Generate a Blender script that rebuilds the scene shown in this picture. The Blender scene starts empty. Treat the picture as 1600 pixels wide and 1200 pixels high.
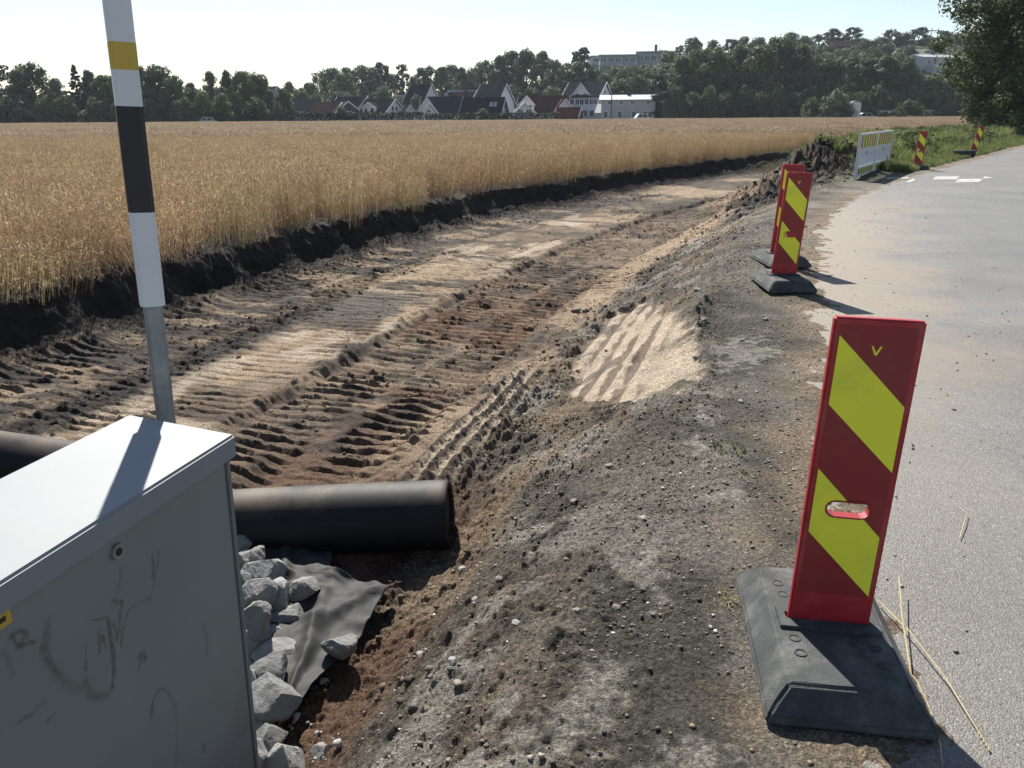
import bpy, bmesh, math, random
import numpy as np
from mathutils import Vector, Matrix, Euler

S = bpy.context.scene
COL = S.collection
R = math.radians

# ------------------------------------------------------------------ camera
EYE = 1.63
PITCH = R(18.85)
ROLL = R(0.4)
FPX = 1230.0                       # focal length in pixels of a 1600 px wide picture
cam = bpy.data.cameras.new('camera')
cam.sensor_width = 36.0
cam.lens = 36.0 * FPX / 1600.0
cam.clip_start = 0.05
cam.clip_end = 6000
co = bpy.data.objects.new('camera', cam)
COL.objects.link(co)
co.matrix_world = Matrix.Translation((0, 0, EYE)) @ Matrix.Rotation(math.pi / 2 - PITCH, 4, 'X') @ Matrix.Rotation(-ROLL, 4, 'Z')
S.camera = co

# ------------------------------------------------------------------ light
SUN_AZ = R(-13.0)                  # from +Y (away from the camera) towards +X
SUN_EL = R(44.0)
world = bpy.data.worlds.new('World')
S.world = world
world.use_nodes = True
wn = world.node_tree
for n in list(wn.nodes):
    wn.nodes.remove(n)
sky = wn.nodes.new('ShaderNodeTexSky')
sky.sky_type = 'NISHITA'
sky.sun_disc = False
sky.sun_elevation = SUN_EL
sky.sun_rotation = SUN_AZ
sky.altitude = 50
sky.air_density = 1.0
sky.dust_density = 0.5
sky.ozone_density = 1.0
wb = wn.nodes.new('ShaderNodeBackground')
wb.inputs['Strength'].default_value = 0.063
wo = wn.nodes.new('ShaderNodeOutputWorld')
wn.links.new(sky.outputs[0], wb.inputs[0])
wn.links.new(wb.outputs[0], wo.inputs[0])

sd = bpy.data.lights.new('sun', 'SUN')
sd.energy = 5.0
sd.angle = R(0.53)
sd.color = (1.0, 0.955, 0.88)
so = bpy.data.objects.new('sun', sd)
COL.objects.link(so)
sun_dir = Vector((math.sin(SUN_AZ) * math.cos(SUN_EL), math.cos(SUN_AZ) * math.cos(SUN_EL), math.sin(SUN_EL)))
so.rotation_euler = sun_dir.to_track_quat('Z', 'Y').to_euler()
so.location = sun_dir * 60

S.view_settings.view_transform = 'Standard'
S.view_settings.look = 'None'
S.view_settings.gamma = 1.0
S.view_settings.exposure = 1.0
S.view_settings.use_curve_mapping = False
S.render.engine = 'CYCLES'
S.cycles.max_bounces = 6
S.cycles.transparent_max_bounces = 8
S.cycles.use_denoising = True

# ------------------------------------------------------------------ helpers
rng = np.random.default_rng(7)


def sstep(a, b, x):
    x = np.clip((np.asarray(x, float) - a) / (b - a), 0, 1)
    return x * x * (3 - 2 * x)


def band(a, b, x, e=0.1):
    return sstep(a - e, a + e, x) * (1 - sstep(b - e, b + e, x))


def _hash(ix, iy, seed):
    h = (ix.astype(np.int64) * 374761393 + iy.astype(np.int64) * 668265263 + seed * 1442695041) & 0xFFFFFFFF
    h = ((h ^ (h >> 13)) * 1274126177) & 0xFFFFFFFF
    h = ((h ^ (h >> 16)) * 2246822519) & 0xFFFFFFFF
    return ((h ^ (h >> 15)) & 0xFFFFFF) / float(0xFFFFFF)


_TAB = np.random.default_rng(4242).uniform(-1, 1, 512 * 512).astype(np.float32)


def vnoise(x, y, seed=0):
    x, y = np.broadcast_arrays(np.asarray(x, np.float32), np.asarray(y, np.float32))
    fx0, fy0 = np.floor(x), np.floor(y)
    fx, fy = x - fx0, y - fy0
    ix = (fx0.astype(np.int32) + (seed * 57) % 509) & 511
    iy = ((fy0.astype(np.int32) + (seed * 131) % 503) & 511) * 512
    ix1, iy1 = (ix + 1) & 511, (iy + 512) & 262143
    ux, uy = fx * fx * fx * (fx * (fx * 6 - 15) + 10), fy * fy * fy * (fy * (fy * 6 - 15) + 10)
    a, b = _TAB[iy + ix], _TAB[iy + ix1]
    c, d = _TAB[iy1 + ix], _TAB[iy1 + ix1]
    a = a + (b - a) * ux
    c = c + (d - c) * ux
    return a + (c - a) * uy


def fbm(x, y, freq, octv=4, seed=0, gain=0.5):
    t, amp, tot = 0.0, 1.0, 0.0
    x, y = np.asarray(x, float), np.asarray(y, float)
    ca, sa = math.cos(0.6), math.sin(0.6)
    for o in range(octv):
        t = t + amp * vnoise(x * freq + 17.3 * o, y * freq - 9.1 * o, seed + o * 31)
        tot += amp
        amp *= gain
        freq *= 2.03
        x, y = x * ca - y * sa, x * sa + y * ca
    return t / tot


def mix(a, b, f):
    f = np.asarray(f)[..., None]
    return a * (1 - f) + np.asarray(b) * f


# road edge curve: s is the distance to its left, t the length along it
_T = np.arange(-14, 420, 0.05)
_HD = np.radians(18 + 20 * sstep(5, 26, _T))
_X = np.cumsum(np.sin(_HD)) * 0.05
_Y = np.cumsum(np.cos(_HD)) * 0.05
_i0 = int(np.argmin(abs(_T - 2.3)))
_X += 1.08 - _X[_i0]
_Y += 2.17 - _Y[_i0]


def xy(s, t):
    h = np.interp(t, _T, _HD)
    return np.interp(t, _T, _X) - s * np.cos(h), np.interp(t, _T, _Y) + s * np.sin(h)


def st(x, y):
    i = int(np.argmin((_X - x) ** 2 + (_Y - y) ** 2))
    h = _HD[i]
    return -(x - _X[i]) * math.cos(h) + (y - _Y[i]) * math.sin(h), _T[i]


def st_many(x, y):
    x, y = np.asarray(x), np.asarray(y)
    s, t = np.empty(len(x)), np.empty(len(x))
    for k in range(0, len(x), 2000):
        dx = x[k:k + 2000, None] - _X[None, ::4]
        dy = y[k:k + 2000, None] - _Y[None, ::4]
        i = np.argmin(dx * dx + dy * dy, axis=1) * 4
        h = _HD[i]
        s[k:k + 2000] = -(x[k:k + 2000] - _X[i]) * np.cos(h) + (y[k:k + 2000] - _Y[i]) * np.sin(h)
        t[k:k + 2000] = _T[i] + (x[k:k + 2000] - _X[i]) * np.sin(h) + (y[k:k + 2000] - _Y[i]) * np.cos(h)
    return s, t


def look(px, py):
    u, v = (px - 800) / FPX, -(py - 600) / FPX
    c, s = math.cos(ROLL), math.sin(ROLL)
    u, v = u * c + v * s, -u * s + v * c
    return Vector((u, math.cos(PITCH) + v * math.sin(PITCH), -math.sin(PITCH) + v * math.cos(PITCH)))


def on(px, py, z=0.0):
    """where the sight line of a photo pixel meets height z"""
    d = look(px, py)
    k = (z - EYE) / d.z
    return Vector((d.x * k, d.y * k, z))


def at(px, py, Y):
    """where the sight line of a photo pixel meets distance Y"""
    d = look(px, py)
    k = Y / d.y
    return Vector((d.x * k, Y, EYE + d.z * k))


# ---- materials
MATS = {}


def new_mat(name):
    m = bpy.data.materials.new(name)
    m.use_nodes = True
    nt = m.node_tree
    return m, nt, nt.nodes['Principled BSDF']


def nd(nt, typ, **kw):
    n = nt.nodes.new(typ)
    for k, v in kw.items():
        if k in n.inputs:
            n.inputs[k].default_value = v
        else:
            setattr(n, k, v)
    return n


def ramp(nt, fac, stops):
    r = nt.nodes.new('ShaderNodeValToRGB')
    el = r.color_ramp.elements
    el[0].position, el[0].color = stops[0][0], stops[0][1]
    el[1].position, el[1].color = stops[-1][0], stops[-1][1]
    for p, c in stops[1:-1]:
        e = el.new(p)
        e.color = c
    nt.links.new(fac, r.inputs[0])
    return r.outputs[0]


def g(v):
    return (v, v, v, 1)


def mulcol(nt, a, b, fac=1.0):
    m = nt.nodes.new('ShaderNodeMix')
    m.data_type = 'RGBA'
    m.blend_type = 'MULTIPLY'
    m.inputs[0].default_value = fac
    for sock, v in ((m.inputs[6], a), (m.inputs[7], b)):
        if isinstance(v, tuple):
            sock.default_value = v
        else:
            nt.links.new(v, sock)
    return m.outputs[2]


def mixcol(nt, a, b, fac):
    m = nt.nodes.new('ShaderNodeMix')
    m.data_type = 'RGBA'
    if isinstance(fac, float):
        m.inputs[0].default_value = fac
    else:
        nt.links.new(fac, m.inputs[0])
    for sock, v in ((m.inputs[6], a), (m.inputs[7], b)):
        if isinstance(v, tuple):
            sock.default_value = v
        else:
            nt.links.new(v, sock)
    return m.outputs[2]


def bump(nt, bsdf, height, strength=0.3, dist=0.01):
    b = nt.nodes.new('ShaderNodeBump')
    b.inputs['Strength'].default_value = strength
    b.inputs['Distance'].default_value = dist
    nt.links.new(height, b.inputs['Height'])
    nt.links.new(b.outputs[0], bsdf.inputs['Normal'])
    return b


def noise_tex(nt, scale, detail=4, rough=0.55, coord='Object', dim=None):
    tc = nt.nodes.new('ShaderNodeTexCoord')
    n = nt.nodes.new('ShaderNodeTexNoise')
    n.inputs['Scale'].default_value = scale
    n.inputs['Detail'].default_value = detail
    n.inputs['Roughness'].default_value = rough
    nt.links.new(tc.outputs[coord], n.inputs['Vector'])
    return n.outputs[0]


def plain(name, col, rough=0.6, var=0.15, scale=8.0, bmp=0.0, metal=0.0, spec=0.5, dirt=None, dirt_amt=0.3):
    """painted or moulded surface: base colour with faint mottling, grime and fine relief"""
    if name in MATS:
        return MATS[name]
    m, nt, b = new_mat(name)
    c = tuple(col) + (1,)
    f = noise_tex(nt, scale, 6, 0.6)
    v = ramp(nt, f, [(0.3, g(1 - var)), (0.7, g(1.0))])
    out = mulcol(nt, c, v)
    if dirt:
        f2 = noise_tex(nt, scale * 0.45, 8, 0.7)
        fr = ramp(nt, f2, [(0.48, g(0)), (0.72, g(dirt_amt))])
        out = mixcol(nt, out, tuple(dirt) + (1,), fr)
    nt.links.new(out, b.inputs['Base Color'])
    b.inputs['Roughness'].default_value = rough
    b.inputs['Metallic'].default_value = metal
    b.inputs['Specular IOR Level'].default_value = spec
    if bmp:
        bump(nt, b, noise_tex(nt, scale * 12, 3), bmp, 0.004)
    MATS[name] = m
    return m


def leafy(name, cols, trans=0.35, rough=0.6, objvar=0.25):
    """foliage: colour per leaf from the 'rnd' attribute, per plant from Object Info"""
    m, nt, b = new_mat(name)
    a = nd(nt, 'ShaderNodeAttribute', attribute_name='rnd')
    out = ramp(nt, a.outputs['Fac'], [(i / (len(cols) - 1), tuple(c) + (1,)) for i, c in enumerate(cols)])
    if objvar:
        oi = nt.nodes.new('ShaderNodeObjectInfo')
        hv = nt.nodes.new('ShaderNodeHueSaturation')
        mr = nd(nt, 'ShaderNodeMapRange')
        mr.inputs[3].default_value = 1 - objvar
        mr.inputs[4].default_value = 1 + objvar
        nt.links.new(oi.outputs['Random'], mr.inputs[0])
        nt.links.new(mr.outputs[0], hv.inputs['Value'])
        mr2 = nd(nt, 'ShaderNodeMapRange')
        mr2.inputs[3].default_value = 0.485
        mr2.inputs[4].default_value = 0.515
        mul = nd(nt, 'ShaderNodeMath', operation='FRACT')
        m7 = nd(nt, 'ShaderNodeMath', operation='MULTIPLY')
        m7.inputs[1].default_value = 7.31
        nt.links.new(oi.outputs['Random'], m7.inputs[0])
        nt.links.new(m7.outputs[0], mul.inputs[0])
        nt.links.new(mul.outputs[0], mr2.inputs[0])
        nt.links.new(mr2.outputs[0], hv.inputs['Hue'])
        nt.links.new(out, hv.inputs['Color'])
        out = hv.outputs[0]
    nt.links.new(out, b.inputs['Base Color'])
    b.inputs['Roughness'].default_value = max(rough, 0.65)
    b.inputs['Specular IOR Level'].default_value = 0.2
    t = nt.nodes.new('ShaderNodeBsdfTranslucent')
    nt.links.new(out, t.inputs[0])
    ms = nt.nodes.new('ShaderNodeMixShader')
    ms.inputs[0].default_value = trans
    nt.links.new(b.outputs[0], ms.inputs[1])
    nt.links.new(t.outputs[0], ms.inputs[2])
    nt.links.new(ms.outputs[0], nt.nodes['Material Output'].inputs['Surface'])
    return m


# ---- objects
def tag(o, label=None, cat=None, group=None, kind=None):
    if label:
        o['label'] = label
    if cat:
        o['category'] = cat
    if group:
        o['group'] = group
    if kind:
        o['kind'] = kind
    return o


def empty(name, loc=(0, 0, 0), rz=0.0, rot=None):
    o = bpy.data.objects.new(name, None)
    o.empty_display_size = 0.2
    o.location = loc
    o.rotation_euler = rot if rot else (0, 0, rz)
    COL.objects.link(o)
    return o


def link(name, me, mat=None, parent=None, smooth=False):
    o = bpy.data.objects.new(name, me)
    if mat is not None and len(me.materials) == 0:
        me.materials.append(mat)
    if parent is not None:
        o.parent = parent
    if smooth:
        me.polygons.foreach_set('use_smooth', [True] * len(me.polygons))
    COL.objects.link(o)
    return o


def mesh_np(name, v, faces, attrs=None):
    """v (n,3); faces (m,k) array of equal sized faces or a list of lists"""
    me = bpy.data.meshes.new(name)
    v = np.ascontiguousarray(v, dtype=np.float32)
    if isinstance(faces, np.ndarray):
        k = faces.shape[1]
        me.vertices.add(len(v))
        me.vertices.foreach_set('co', v.ravel())
        me.loops.add(faces.size)
        me.loops.foreach_set('vertex_index', faces.astype(np.int32).ravel())
        me.polygons.add(len(faces))
        me.polygons.foreach_set('loop_start', np.arange(0, faces.size, k, dtype=np.int32))
        me.polygons.foreach_set('loop_total', np.full(len(faces), k, dtype=np.int32))
        me.update(calc_edges=True)
    else:
        me.from_pydata([tuple(p) for p in v], [], faces)
        me.update()
    if attrs:
        for an, (dom, typ, data) in attrs.items():
            a = me.attributes.new(an, typ, dom)
            key = 'color' if 'COLOR' in typ else ('vector' if typ == 'FLOAT_VECTOR' else 'value')
            a.data.foreach_set(key, np.ascontiguousarray(data, dtype=np.float32).ravel())
    return me


class MB:
    """collects boxes, prisms and tubes into one mesh"""

    def __init__(self):
        self.v, self.f = [], []

    def add(self, vs, fs):
        o = len(self.v)
        self.v += [tuple(p) for p in vs]
        self.f += [[i + o for i in q] for q in fs]
        return self

    def box(self, x0, x1, y0, y1, z0, z1):
        vs = [(x, y, z) for z in (z0, z1) for y in (y0, y1) for x in (x0, x1)]
        return self.add(vs, [[0, 2, 3, 1], [4, 5, 7, 6], [0, 1, 5, 4], [2, 6, 7, 3], [0, 4, 6, 2], [1, 3, 7, 5]])

    def prism(self, poly, a, b, axis='y'):
        """poly: (u, w) points; extruded from a to b along the axis"""
        n = len(poly)

        def P(u, w, k):
            return (u, k, w) if axis == 'y' else ((k, u, w) if axis == 'x' else (u, w, k))
        vs = [P(u, w, a) for u, w in poly] + [P(u, w, b) for u, w in poly]
        fs = [list(range(n))[::-1], list(range(n, 2 * n))]
        fs += [[i, (i + 1) % n, n + (i + 1) % n, n + i] for i in range(n)]
        return self.add(vs, fs)

    def tube(self, pts, rads, n=8, cap=True):
        pts = [Vector(p) for p in pts]
        if not hasattr(rads, '__len__'):
            rads = [rads] * len(pts)
        rings = []
        up = Vector((0, 0, 1))
        prev = None
        for i, p in enumerate(pts):
            d = (pts[min(i + 1, len(pts) - 1)] - pts[max(i - 1, 0)]).normalized()
            if prev is None:
                a = d.cross(up)
                if a.length < 1e-3:
                    a = d.cross(Vector((1, 0, 0)))
                a.normalize()
            else:
                a = (prev - d * prev.dot(d))
                a = a.normalized() if a.length > 1e-5 else prev
            prev = a
            b = d.cross(a)
            rings.append([p + (a * math.cos(2 * math.pi * k / n) + b * math.sin(2 * math.pi * k / n)) * rads[i] for k in range(n)])
        vs = [q for r_ in rings for q in r_]
        fs = []
        for i in range(len(pts) - 1):
            for k in range(n):
                fs.append([i * n + k, i * n + (k + 1) % n, (i + 1) * n + (k + 1) % n, (i + 1) * n + k])
        if cap:
            fs.append(list(range(n))[::-1])
            fs.append([(len(pts) - 1) * n + k for k in range(n)])
        return self.add(vs, fs)

    def mesh(self, name):
        me = bpy.data.meshes.new(name)
        me.from_pydata(self.v, [], self.f)
        me.update()
        bm = bmesh.new()
        bm.from_mesh(me)
        bmesh.ops.recalc_face_normals(bm, faces=bm.faces)
        bm.to_mesh(me)
        bm.free()
        return me

    def build(self, name, mat, parent=None, smooth=False, bevel=0.0, seg=2):
        me = self.mesh(name)
        if bevel:
            bm = bmesh.new()
            bm.from_mesh(me)
            bmesh.ops.bevel(bm, geom=list(bm.edges), offset=bevel, segments=seg, affect='EDGES', clamp_overlap=True)
            bm.to_mesh(me)
            bm.free()
        return link(name, me, mat, parent, smooth)


def children_of(o):
    return [c for c in bpy.data.objects if c.parent == o]


def copy_tree(o, parent=None):
    kids = [c for c in bpy.data.objects if c.parent == o]
    c = o.copy()
    COL.objects.link(c)
    if parent is not None:
        c.parent = parent
    for ch in kids:
        copy_tree(ch, c)
    return c


def boolean_cut(me, cutter_me, name):
    a = bpy.data.objects.new('tmp_a', me)
    b = bpy.data.objects.new('tmp_b', cutter_me)
    COL.objects.link(a)
    COL.objects.link(b)
    md = a.modifiers.new('cut', 'BOOLEAN')
    md.operation = 'DIFFERENCE'
    md.solver = 'EXACT'
    md.object = b
    dg = bpy.context.evaluated_depsgraph_get()
    out = bpy.data.meshes.new_from_object(a.evaluated_get(dg))
    out.name = name
    bpy.data.objects.remove(a)
    bpy.data.objects.remove(b)
    return out


def scatter(name, pts, rot, scl, idx, variants, mat, label, cat):
    """one 'stuff' object: variant meshes instanced on points with geometry nodes"""
    vc = bpy.data.collections.new(name + '_variants')
    for i, me in enumerate(variants):
        if len(me.materials) == 0:
            me.materials.append(mat)
        vc.objects.link(bpy.data.objects.new('%s_kind_%02d' % (name, i), me))
    me = bpy.data.meshes.new(name)
    n = len(pts)
    me.vertices.add(n)
    me.vertices.foreach_set('co', np.ascontiguousarray(pts, dtype=np.float32).ravel())
    for an, typ, data in (('rot', 'FLOAT_VECTOR', rot), ('scl', 'FLOAT_VECTOR', scl)):
        a = me.attributes.new(an, typ, 'POINT')
        a.data.foreach_set('vector', np.ascontiguousarray(data, dtype=np.float32).ravel())
    a = me.attributes.new('pick', 'INT', 'POINT')
    a.data.foreach_set('value', np.ascontiguousarray(idx, dtype=np.int32))
    o = bpy.data.objects.new(name, me)
    COL.objects.link(o)
    ng = bpy.data.node_groups.new(name, 'GeometryNodeTree')
    ng.interface.new_socket('Geometry', in_out='INPUT', socket_type='NodeSocketGeometry')
    ng.interface.new_socket('Geometry', in_out='OUTPUT', socket_type='NodeSocketGeometry')
    gi, go = ng.nodes.new('NodeGroupInput'), ng.nodes.new('NodeGroupOutput')
    ci = ng.nodes.new('GeometryNodeCollectionInfo')
    ci.inputs['Collection'].default_value = vc
    ci.inputs['Separate Children'].default_value = True
    ci.inputs['Reset Children'].default_value = True
    ip = ng.nodes.new('GeometryNodeInstanceOnPoints')
    ip.inputs['Pick Instance'].default_value = True

    def na(nm, typ):
        x = ng.nodes.new('GeometryNodeInputNamedAttribute')
        x.data_type = typ
        x.inputs['Name'].default_value = nm
        return x.outputs[0]
    e2r = ng.nodes.new('FunctionNodeEulerToRotation')
    ng.links.new(na('rot', 'FLOAT_VECTOR'), e2r.inputs[0])
    ng.links.new(gi.outputs[0], ip.inputs['Points'])
    ng.links.new(ci.outputs[0], ip.inputs['Instance'])
    ng.links.new(na('pick', 'INT'), ip.inputs['Instance Index'])
    ng.links.new(e2r.outputs[0], ip.inputs['Rotation'])
    ng.links.new(na('scl', 'FLOAT_VECTOR'), ip.inputs['Scale'])
    ng.links.new(ip.outputs[0], go.inputs[0])
    md = o.modifiers.new('scatter', 'NODES')
    md.node_group = ng
    tag(o, label, cat, kind='stuff')
    return o


# ================================================================== TERRAIN
Z_DIG = -0.62
Z_FIELD = -0.10


def bank_s(t):
    return 7.65 + 0.035 * np.clip(t - 12, 0, 40) + 0.15 * fbm(t, t * 0 + 3.3, 0.55, 3, 5) + 0.06 * fbm(t, t * 0 + 1.3, 2.6, 3, 6)


def slope_top(t):
    return 0.80 + 0.10 * fbm(t, t * 0 + 8, 0.5, 3, 11)


def slope_bottom(t):
    return 1.95 + 0.05 * np.clip(t - 3, 0, 8) + 0.045 * np.clip(t - 14, 0, 12) + 0.12 * fbm(t, t * 0 + 2, 0.45, 3, 12)


def lugs(s, t, s0, s1, pitch, skew, seed, depth):
    """grouser marks of a crawler track between s0 and s1"""
    tt = t + skew * (s - s0) + 0.035 * fbm(s, t, 1.1, 3, seed + 3) + 0.010 * fbm(s, t, 7.0, 2, seed + 5)
    k = np.floor(tt / pitch)
    f = tt / pitch - k
    r1 = _hash(k.astype(np.int64), k.astype(np.int64) * 0 + 5, seed)
    r2 = _hash(k.astype(np.int64), k.astype(np.int64) * 0 + 9, seed)
    w = 0.135 + 0.06 * r1 + 0.05 * fbm(s, t, 6.0, 2, seed + 11)
    groove = 1 - sstep(w * 0.70, w * 0.98, np.abs(f - 0.5))
    rim = np.exp(-((f - 0.5 - w * 1.35) / 0.11) ** 2) * (0.35 + 0.7 * np.maximum(0, fbm(s, t, 14.0, 2, seed + 13) + 0.3))
    lat = band(s0 + 0.09 * r1, s1 - 0.12 * r2, s, 0.045)
    wear = (0.50 + 0.50 * sstep(-0.30, 0.10, fbm(s * 1.3, t, 1.2, 3, seed + 7))) * (0.6 + 0.4 * sstep(-0.3, 0.2, fbm(s, t, 4.0, 2, seed + 9)))
    return (rim - groove) * lat * wear * depth * (0.6 + 0.6 * r2)


def convex(s, t, poly, wob, soft):
    d = np.full(np.shape(s), 9.0)
    n = len(poly)
    for k in range(n):
        (a0, a1), (b0, b1) = poly[k], poly[(k + 1) % n]
        L_ = math.hypot(b0 - a0, b1 - a1)
        d = np.minimum(d, ((s - a0) * (b1 - a1) - (t - a1) * (b0 - a0)) / L_)
    return sstep(-soft, soft, d + wob)


PAN = [(0.79, 4.60), (0.74, 5.4), (0.84, 6.3), (1.72, 8.9), (2.02, 8.5), (2.08, 7.0), (1.80, 5.9), (1.18, 4.62)]


def masks(s, t):
    m = {}
    n1 = fbm(s, t, 0.9, 4, 21)
    n2 = fbm(s, t, 2.7, 4, 22)
    n3 = fbm(s, t, 7.0, 3, 23)
    m['n1'], m['n2'], m['n3'] = n1, n2, n3
    e = 0.10 * n2 + 0.05 * n3
    m['trackA'] = band(2.75, 4.20, s + e * 0.6, 0.06) * band(2.6, 24, t, 1.0)
    m['plate'] = band(4.24, 5.50 + 0.5 * sstep(8, 14, t), s + e * 0.4, 0.05) * band(3.6, 17.5, t + 1.6 * n1, 0.8)
    m['trackB'] = band(5.95, 7.15, s + e, 0.10) * band(2.0, 26, t, 1.0)
    m['clods'] = band(5.35, 5.85, s + 1.4 * e, 0.15) * band(2.0, 8.5, t, 1.2)
    m['ribs'] = band(2.02, 2.52, s + e * 0.25, 0.03) * band(3.5, 6.6, t + 0.3 * n2, 0.25)
    m['crackpad'] = band(2.5, 2.92, s + e * 0.6, 0.04) * band(3.6, 5.6, t + 0.5 * n2, 0.25)
    # smooth sand pan pressed into the slope, with wheel stripes
    m['pan'] = convex(s, t, PAN, 0.10 * n2 + 0.12 * n3, 0.06)
    m['farpan'] = band(2.0, 2.75, s + e * 1.2, 0.08) * band(8.8, 17.5, t + 0.8 * n1, 0.8)
    m['gravelpatch'] = band(4.6, 5.5, s + 2 * e, 0.18) * band(7.5, 9.2, t + 0.5 * n2, 0.4)
    m['slope'] = band(0.85, 2.2, s + e, 0.2)
    m['shoulder'] = 1 - sstep(0.75, 1.25, s + 2.2 * e)
    m['redpit'] = band(1.62, 3.6, s + 1.6 * e, 0.16) * (1 - sstep(3.9, 4.7, t + 0.4 * n2)) 
    pads = 0.0
    for (a_, b_, c_, d_) in ((0.70, 2.42, 0.10, 0.26), (0.73, 1.76, 0.13, 0.20), (0.92, 1.42, 0.16, 0.30), (0.42, 3.0, 0.15, 0.35), (0.60, 4.0, 0.13, 0.5), (0.95, 3.45, 0.10, 0.3), (0.45, 5.6, 0.2, 0.6), (0.4, 1.5, 0.12, 0.25)):
        pads = np.maximum(pads, np.exp(-(((s - a_) / c_) ** 2 + ((t - b_) / d_) ** 2)))
    m['greypad'] = sstep(0.35, 0.9, 0.8 * pads + 1.3 * n2 + 1.1 * n3 + 0.6 * fbm(s, t, 21, 2, 36)) * sstep(0.02, 0.3, pads)
    m['rutsand'] = sstep(0.05, 0.4, fbm(s * 2.2 + 0.6 * t, t * 0.55, 1.0, 3, 35)) * m['slope']
    m['bank'] = sstep(7.0, 7.35, s)
    return m


def dig_amount(s, t):
    """1 inside the excavation, 0 where the verge is untouched"""
    far = 1 - sstep(38, 43, t + 0.8 * s - 5)
    near_heap = 1 - sstep(19.5, 24.5, t) * (1 - sstep(2.2, 3.6, s - 0.03 * (t - 22)))
    return far * near_heap


def height(s, t, m=None):
    s, t = np.asarray(s, float), np.asarray(t, float)
    if m is None:
        m = masks(s, t)
    n1, n2, n3 = m['n1'], m['n2'], m['n3']
    n4 = fbm(s, t, 18, 3, 24)
    n5 = fbm(s, t, 42, 2, 25)
    st_, sb_ = slope_top(t), slope_bottom(t)
    f = np.clip((s - st_) / (sb_ - st_), 0, 1)
    prof = f * f * (3 - 2 * f) * 0.75 + f * 0.25
    bs = bank_s(t)
    slump = sstep(bs - 0.75, bs - 0.12, s) * (0.12 + 0.09 * n2)
    wall = sstep(bs - 0.22 - 0.08 * n2, bs + 0.04, s)
    dz = Z_DIG * prof
    dz = dz + (slump * (1 - wall)) * (s > 5)
    dz = dz * (1 - wall) + Z_FIELD * wall
    D = dig_amount(s, t)
    flat0 = Z_FIELD * sstep(1.0, 6.0, s)
    z = dz * D + flat0 * (1 - D)
    ins = sstep(sb_ - 0.2, sb_ + 0.1, s) * (1 - sstep(bs - 0.5, bs - 0.1, s)) * D
    # gentle undulation everywhere off the road
    off = sstep(0.15, 0.7, s)
    z = z + off * (0.040 * n1 + 0.030 * n2 * (1 + 0.6 * m['slope'])) * (1 - 0.6 * m['plate'])
    rough = off * (1 - 0.62 * m['plate']) * (1 - 0.92 * m['pan']) * (1 - 0.85 * m['crackpad']) * (1 - 0.75 * m['farpan']) * (1 - 0.7 * m['greypad'])
    rough = rough * (0.35 + 0.65 * sstep(0.6, 1.2, s)) * (1 - 0.55 * m['trackA']) * (1 - 0.45 * m['trackB'])
    n6 = fbm(s, t, 85, 2, 26)
    grit = sstep(0.25, 0.7, s) * (1 - sstep(2.1, 2.4, s)) * (1 - m['pan'])
    z = z + rough * (0.014 * n3 + 0.014 * n4 + 0.009 * n5) + grit * (0.006 * n5 + 0.0055 * n6) + 0.008 * grit * np.maximum(0, vnoise(s * 48, t * 48, 44)) ** 2
    # lumpy clods: ridged noise
    cl = np.maximum(0, vnoise(s * 9, t * 9, 41)) ** 2 + 0.6 * np.maximum(0, vnoise(s * 19, t * 19, 42)) ** 2
    lump = (m['clods'] * 0.75 + m['slope'] * 0.6 * sstep(-0.25, 0.3, n1 + 0.4 * n2) * (1 - m['pan']) + m['trackB'] * 0.18 + m['redpit'] * 0.25 + m['bank'] * 0.9) * off
    lump = lump + 0.30 * (1 - 0.6 * m['trackA']) * ins * sstep(0.0, 0.4, n2) * (1 - m['plate']) * (1 - m['crackpad']) * (1 - m['ribs'])
    cl2 = np.maximum(0, vnoise(s * 33, t * 33, 43)) ** 2
    z = z + 0.055 * (cl + 0.35 * cl2) * lump
    # berms pushed up along the foot of the slope and beside the tracks
    z = z + 0.055 * np.exp(-((s - sb_ + 0.08) / 0.16) ** 2) * D * (0.6 + 1.2 * cl) * sstep(4.2, 5.0, t)
    z = z - 0.060 * m['trackA'] * ins
    z = z + 0.036 * np.exp(-((s - 4.27 - 0.08 * n2) / 0.06) ** 2) * ins * band(3.6, 22, t, 0.5) * np.clip(0.4 + 1.6 * n2 + 1.1 * n4, 0, 2)
    z = z + lugs(s, t, 3.40, 4.22, 0.150, -0.04, 51, 0.046) * ins + lugs(s, t, 2.62, 3.38, 0.145, 0.03, 57, 0.044) * ins
    z = z + lugs(s, t, 6.35, 7.25, 0.150, 0.02, 61, 0.048) * ins + lugs(s, t, 5.50, 6.32, 0.150, -0.03, 63, 0.042) * ins * sstep(3.0, 6.5, t + n1)
    z = z + lugs(s, t, 4.30, 5.10, 0.135, 0.06, 67, 0.022) * ins + lugs(s, t, 4.90, 5.60, 0.140, -0.04, 69, 0.022) * ins
    z = z + lugs(s, t, 1.95, 2.75, 0.150, 0.05, 77, 0.030) * ins * sstep(9.0, 11.0, t)
    crack = np.abs(fbm(s, t, 2.2, 3, 73))
    z = z - 0.018 * (1 - sstep(0.01, 0.045, crack)) * (m['plate'] + m['crackpad'] + 0.5 * m['farpan']) * sstep(-0.1, 0.2, n1)
    z = z + 0.016 * sstep(0.0, 0.25, fbm(s * 0.6, t * 2.4, 1.4, 3, 74)) * m['plate']
    # ledge across the plate
    z = z - 0.035 * np.exp(-((s - 4.72 - 0.05 * n1) / 0.07) ** 2) * ins * band(10.3, 14.5, t, 0.3)
    # tyre ribs lengthwise
    rib = np.tanh(2.4 * np.cos((s - 2.02) / 0.125 * 2 * math.pi + 0.5 * n2) + 0.1)
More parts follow.
